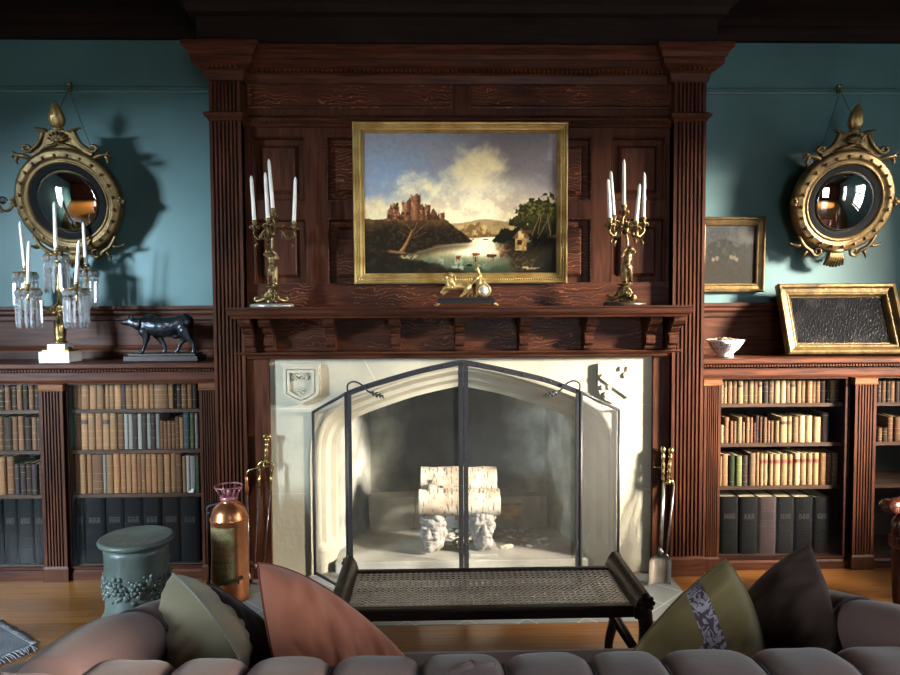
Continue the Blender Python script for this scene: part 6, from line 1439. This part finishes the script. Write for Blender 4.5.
for k in range(80):
    p=rc+d1*(L1*k/80)+Vector((0,0,.006)); e=p-d2*rg.uniform(.03,.05)+d1*rg.uniform(-.02,.02); e.z=.004; m.tube([p,(p+e)/2+Vector((0,0,.004)),e],.0022,4)
T.part('fringe',m,mat('rug_fringe',(134,134,138),.95),kind='stuff')
MAH=wood('mahogany',(44,20,14),(84,40,26),'z',rough=.25,coat=.5)
fp=atz(893,618,0); CH=Matrix.Translation((fp.x+.02,fp.y,0))@Matrix.Rotation(-PI/2,4,'Z')
T=Thing('armchair','dark mahogany open armchair with scrolled arms at the right edge of the room','armchair',mw=CH)
# local frame: front legs at y=0, the chair faces -y, its width runs along -x
def leg_(x,y):
    m=MB(); m.lathe([(.016,0),(.020,.02),(.014,.05),(.022,.09),(.030,.22),(.032,.36),(.036,.38)],c=(x,y,0),n=16); T.part('leg',m,MAH)
for x in (0,.52):
    for y in (0,.5): leg_(x,y)
m=MB(); m.box(-.035,.555,-.035,.54,.36,.42); T.part('seat_frame',m,MAH,bev=.01)
m=MB(); m.box(-.01,.53,-.02,.5,.42,.49); T.part('seat',m,mat('seat_leather',(70,34,28),.4,bump=(60,.2)),bev=.025,weld=True)
for x in (0,.52):
    m=MB(); m.tube(spline([(x,.0,.41),(x,-.01,.50),(x,.04,.58),(x,.02,.63)],6),[.030]*19,10); m.tube(spline([(x,.50,.74),(x,.25,.70),(x,.02,.65),(x,-.04,.635)],6),[.024]*10+[.03]*9,10)
    m.lathe([(.0,-.036),(.040,-.034),(.046,-.02),(.046,.02),(.040,.034),(0,.036)],c=(x,-.045,.615),n=20,M=Matrix(((0,0,1),(0,1,0),(-1,0,0)))); [setattr(p,'z',p.z-.25*max(0,p.z-.41)) for p in m.v]; T.part('arm',m,MAH)
m=MB(); m.tube([(0,.52,.38),(0,.58,1.0)],.024,8); m.tube([(.52,.52,.38),(.52,.58,1.0)],.024,8); m.box(0,.52,.555,.60,.93,1.03); m.box(0,.52,.525,.56,.56,.62)
for k in range(4): x=.10+.32*k/3; m.tube([(x,.54,.6),(x,.575,.95)],.012,6)
T.part('backrest',m,MAH)

# ================================================================ LIGHT
def area(name,loc,rot,sx,sy,power,col):
    l=bpy.data.lights.new(name,'AREA'); l.shape='RECTANGLE'; l.size=sx; l.size_y=sy; l.energy=power; l.color=col
    o=bpy.data.objects.new(name,l); COL.objects.link(o); o.location=loc; o.rotation_euler=rot; return o
def aim(o,target): o.rotation_euler=(Vector(target)-o.location).to_track_quat('-Z','Y').to_euler()
sun=area('bright_sky_right',(9.4,-.66,3.75),(0,0,0),2.0,2.4,25000,(1,.90,.76)); aim(sun,(.5,4.0,1.2))
sky=area('bright_sky_left',(-6.6,-2.1,2.75),(0,0,0),1.5,1.5,9000,(.66,.84,1)); aim(sky,(-1.7,4.3,1.7))
def portal(name,loc,rot,sx,sy):
    o=area(name,loc,rot,sx,sy,1,(1,1,1)); o.data.cycles.is_portal=True
portal('portal_right',(XR+.24,(WIN_R[0]+WIN_R[1])/2,(WIN_R[2]+WIN_R[3])/2),(0,PI/2,0),WIN_R[3]-WIN_R[2],WIN_R[1]-WIN_R[0])
portal('portal_left',(XL-.24,(WIN_L[0]+WIN_L[1])/2,(WIN_L[2]+WIN_L[3])/2),(0,-PI/2,0),WIN_L[3]-WIN_L[2],WIN_L[1]-WIN_L[0])
portal('portal_right_near',(XR+.24,(WIN_R2[0]+WIN_R2[1])/2,(WIN_R2[2]+WIN_R2[3])/2),(0,PI/2,0),WIN_R2[3]-WIN_R2[2],WIN_R2[1]-WIN_R2[0])
portal('portal_front',((WIN_B[0]+WIN_B[1])/2,YB-.24,(WIN_B[2]+WIN_B[3])/2),(PI/2,0,0),WIN_B[1]-WIN_B[0],WIN_B[3]-WIN_B[2])
w=bpy.data.worlds.new('sky'); S.world=w; w.use_nodes=True; w.node_tree.nodes['Background'].inputs[0].default_value=(.78,.9,1,1); w.node_tree.nodes['Background'].inputs[1].default_value=13
S.view_settings.view_transform='Standard'; S.view_settings.look='None'; S.view_settings.gamma=1; S.view_settings.use_curve_mapping=False; S.view_settings.exposure=0.0
S.cycles.max_bounces=8; S.cycles.transparent_max_bounces=24; S.cycles.caustics_reflective=False; S.cycles.sample_clamp_indirect=6; S.cycles.use_denoising=True
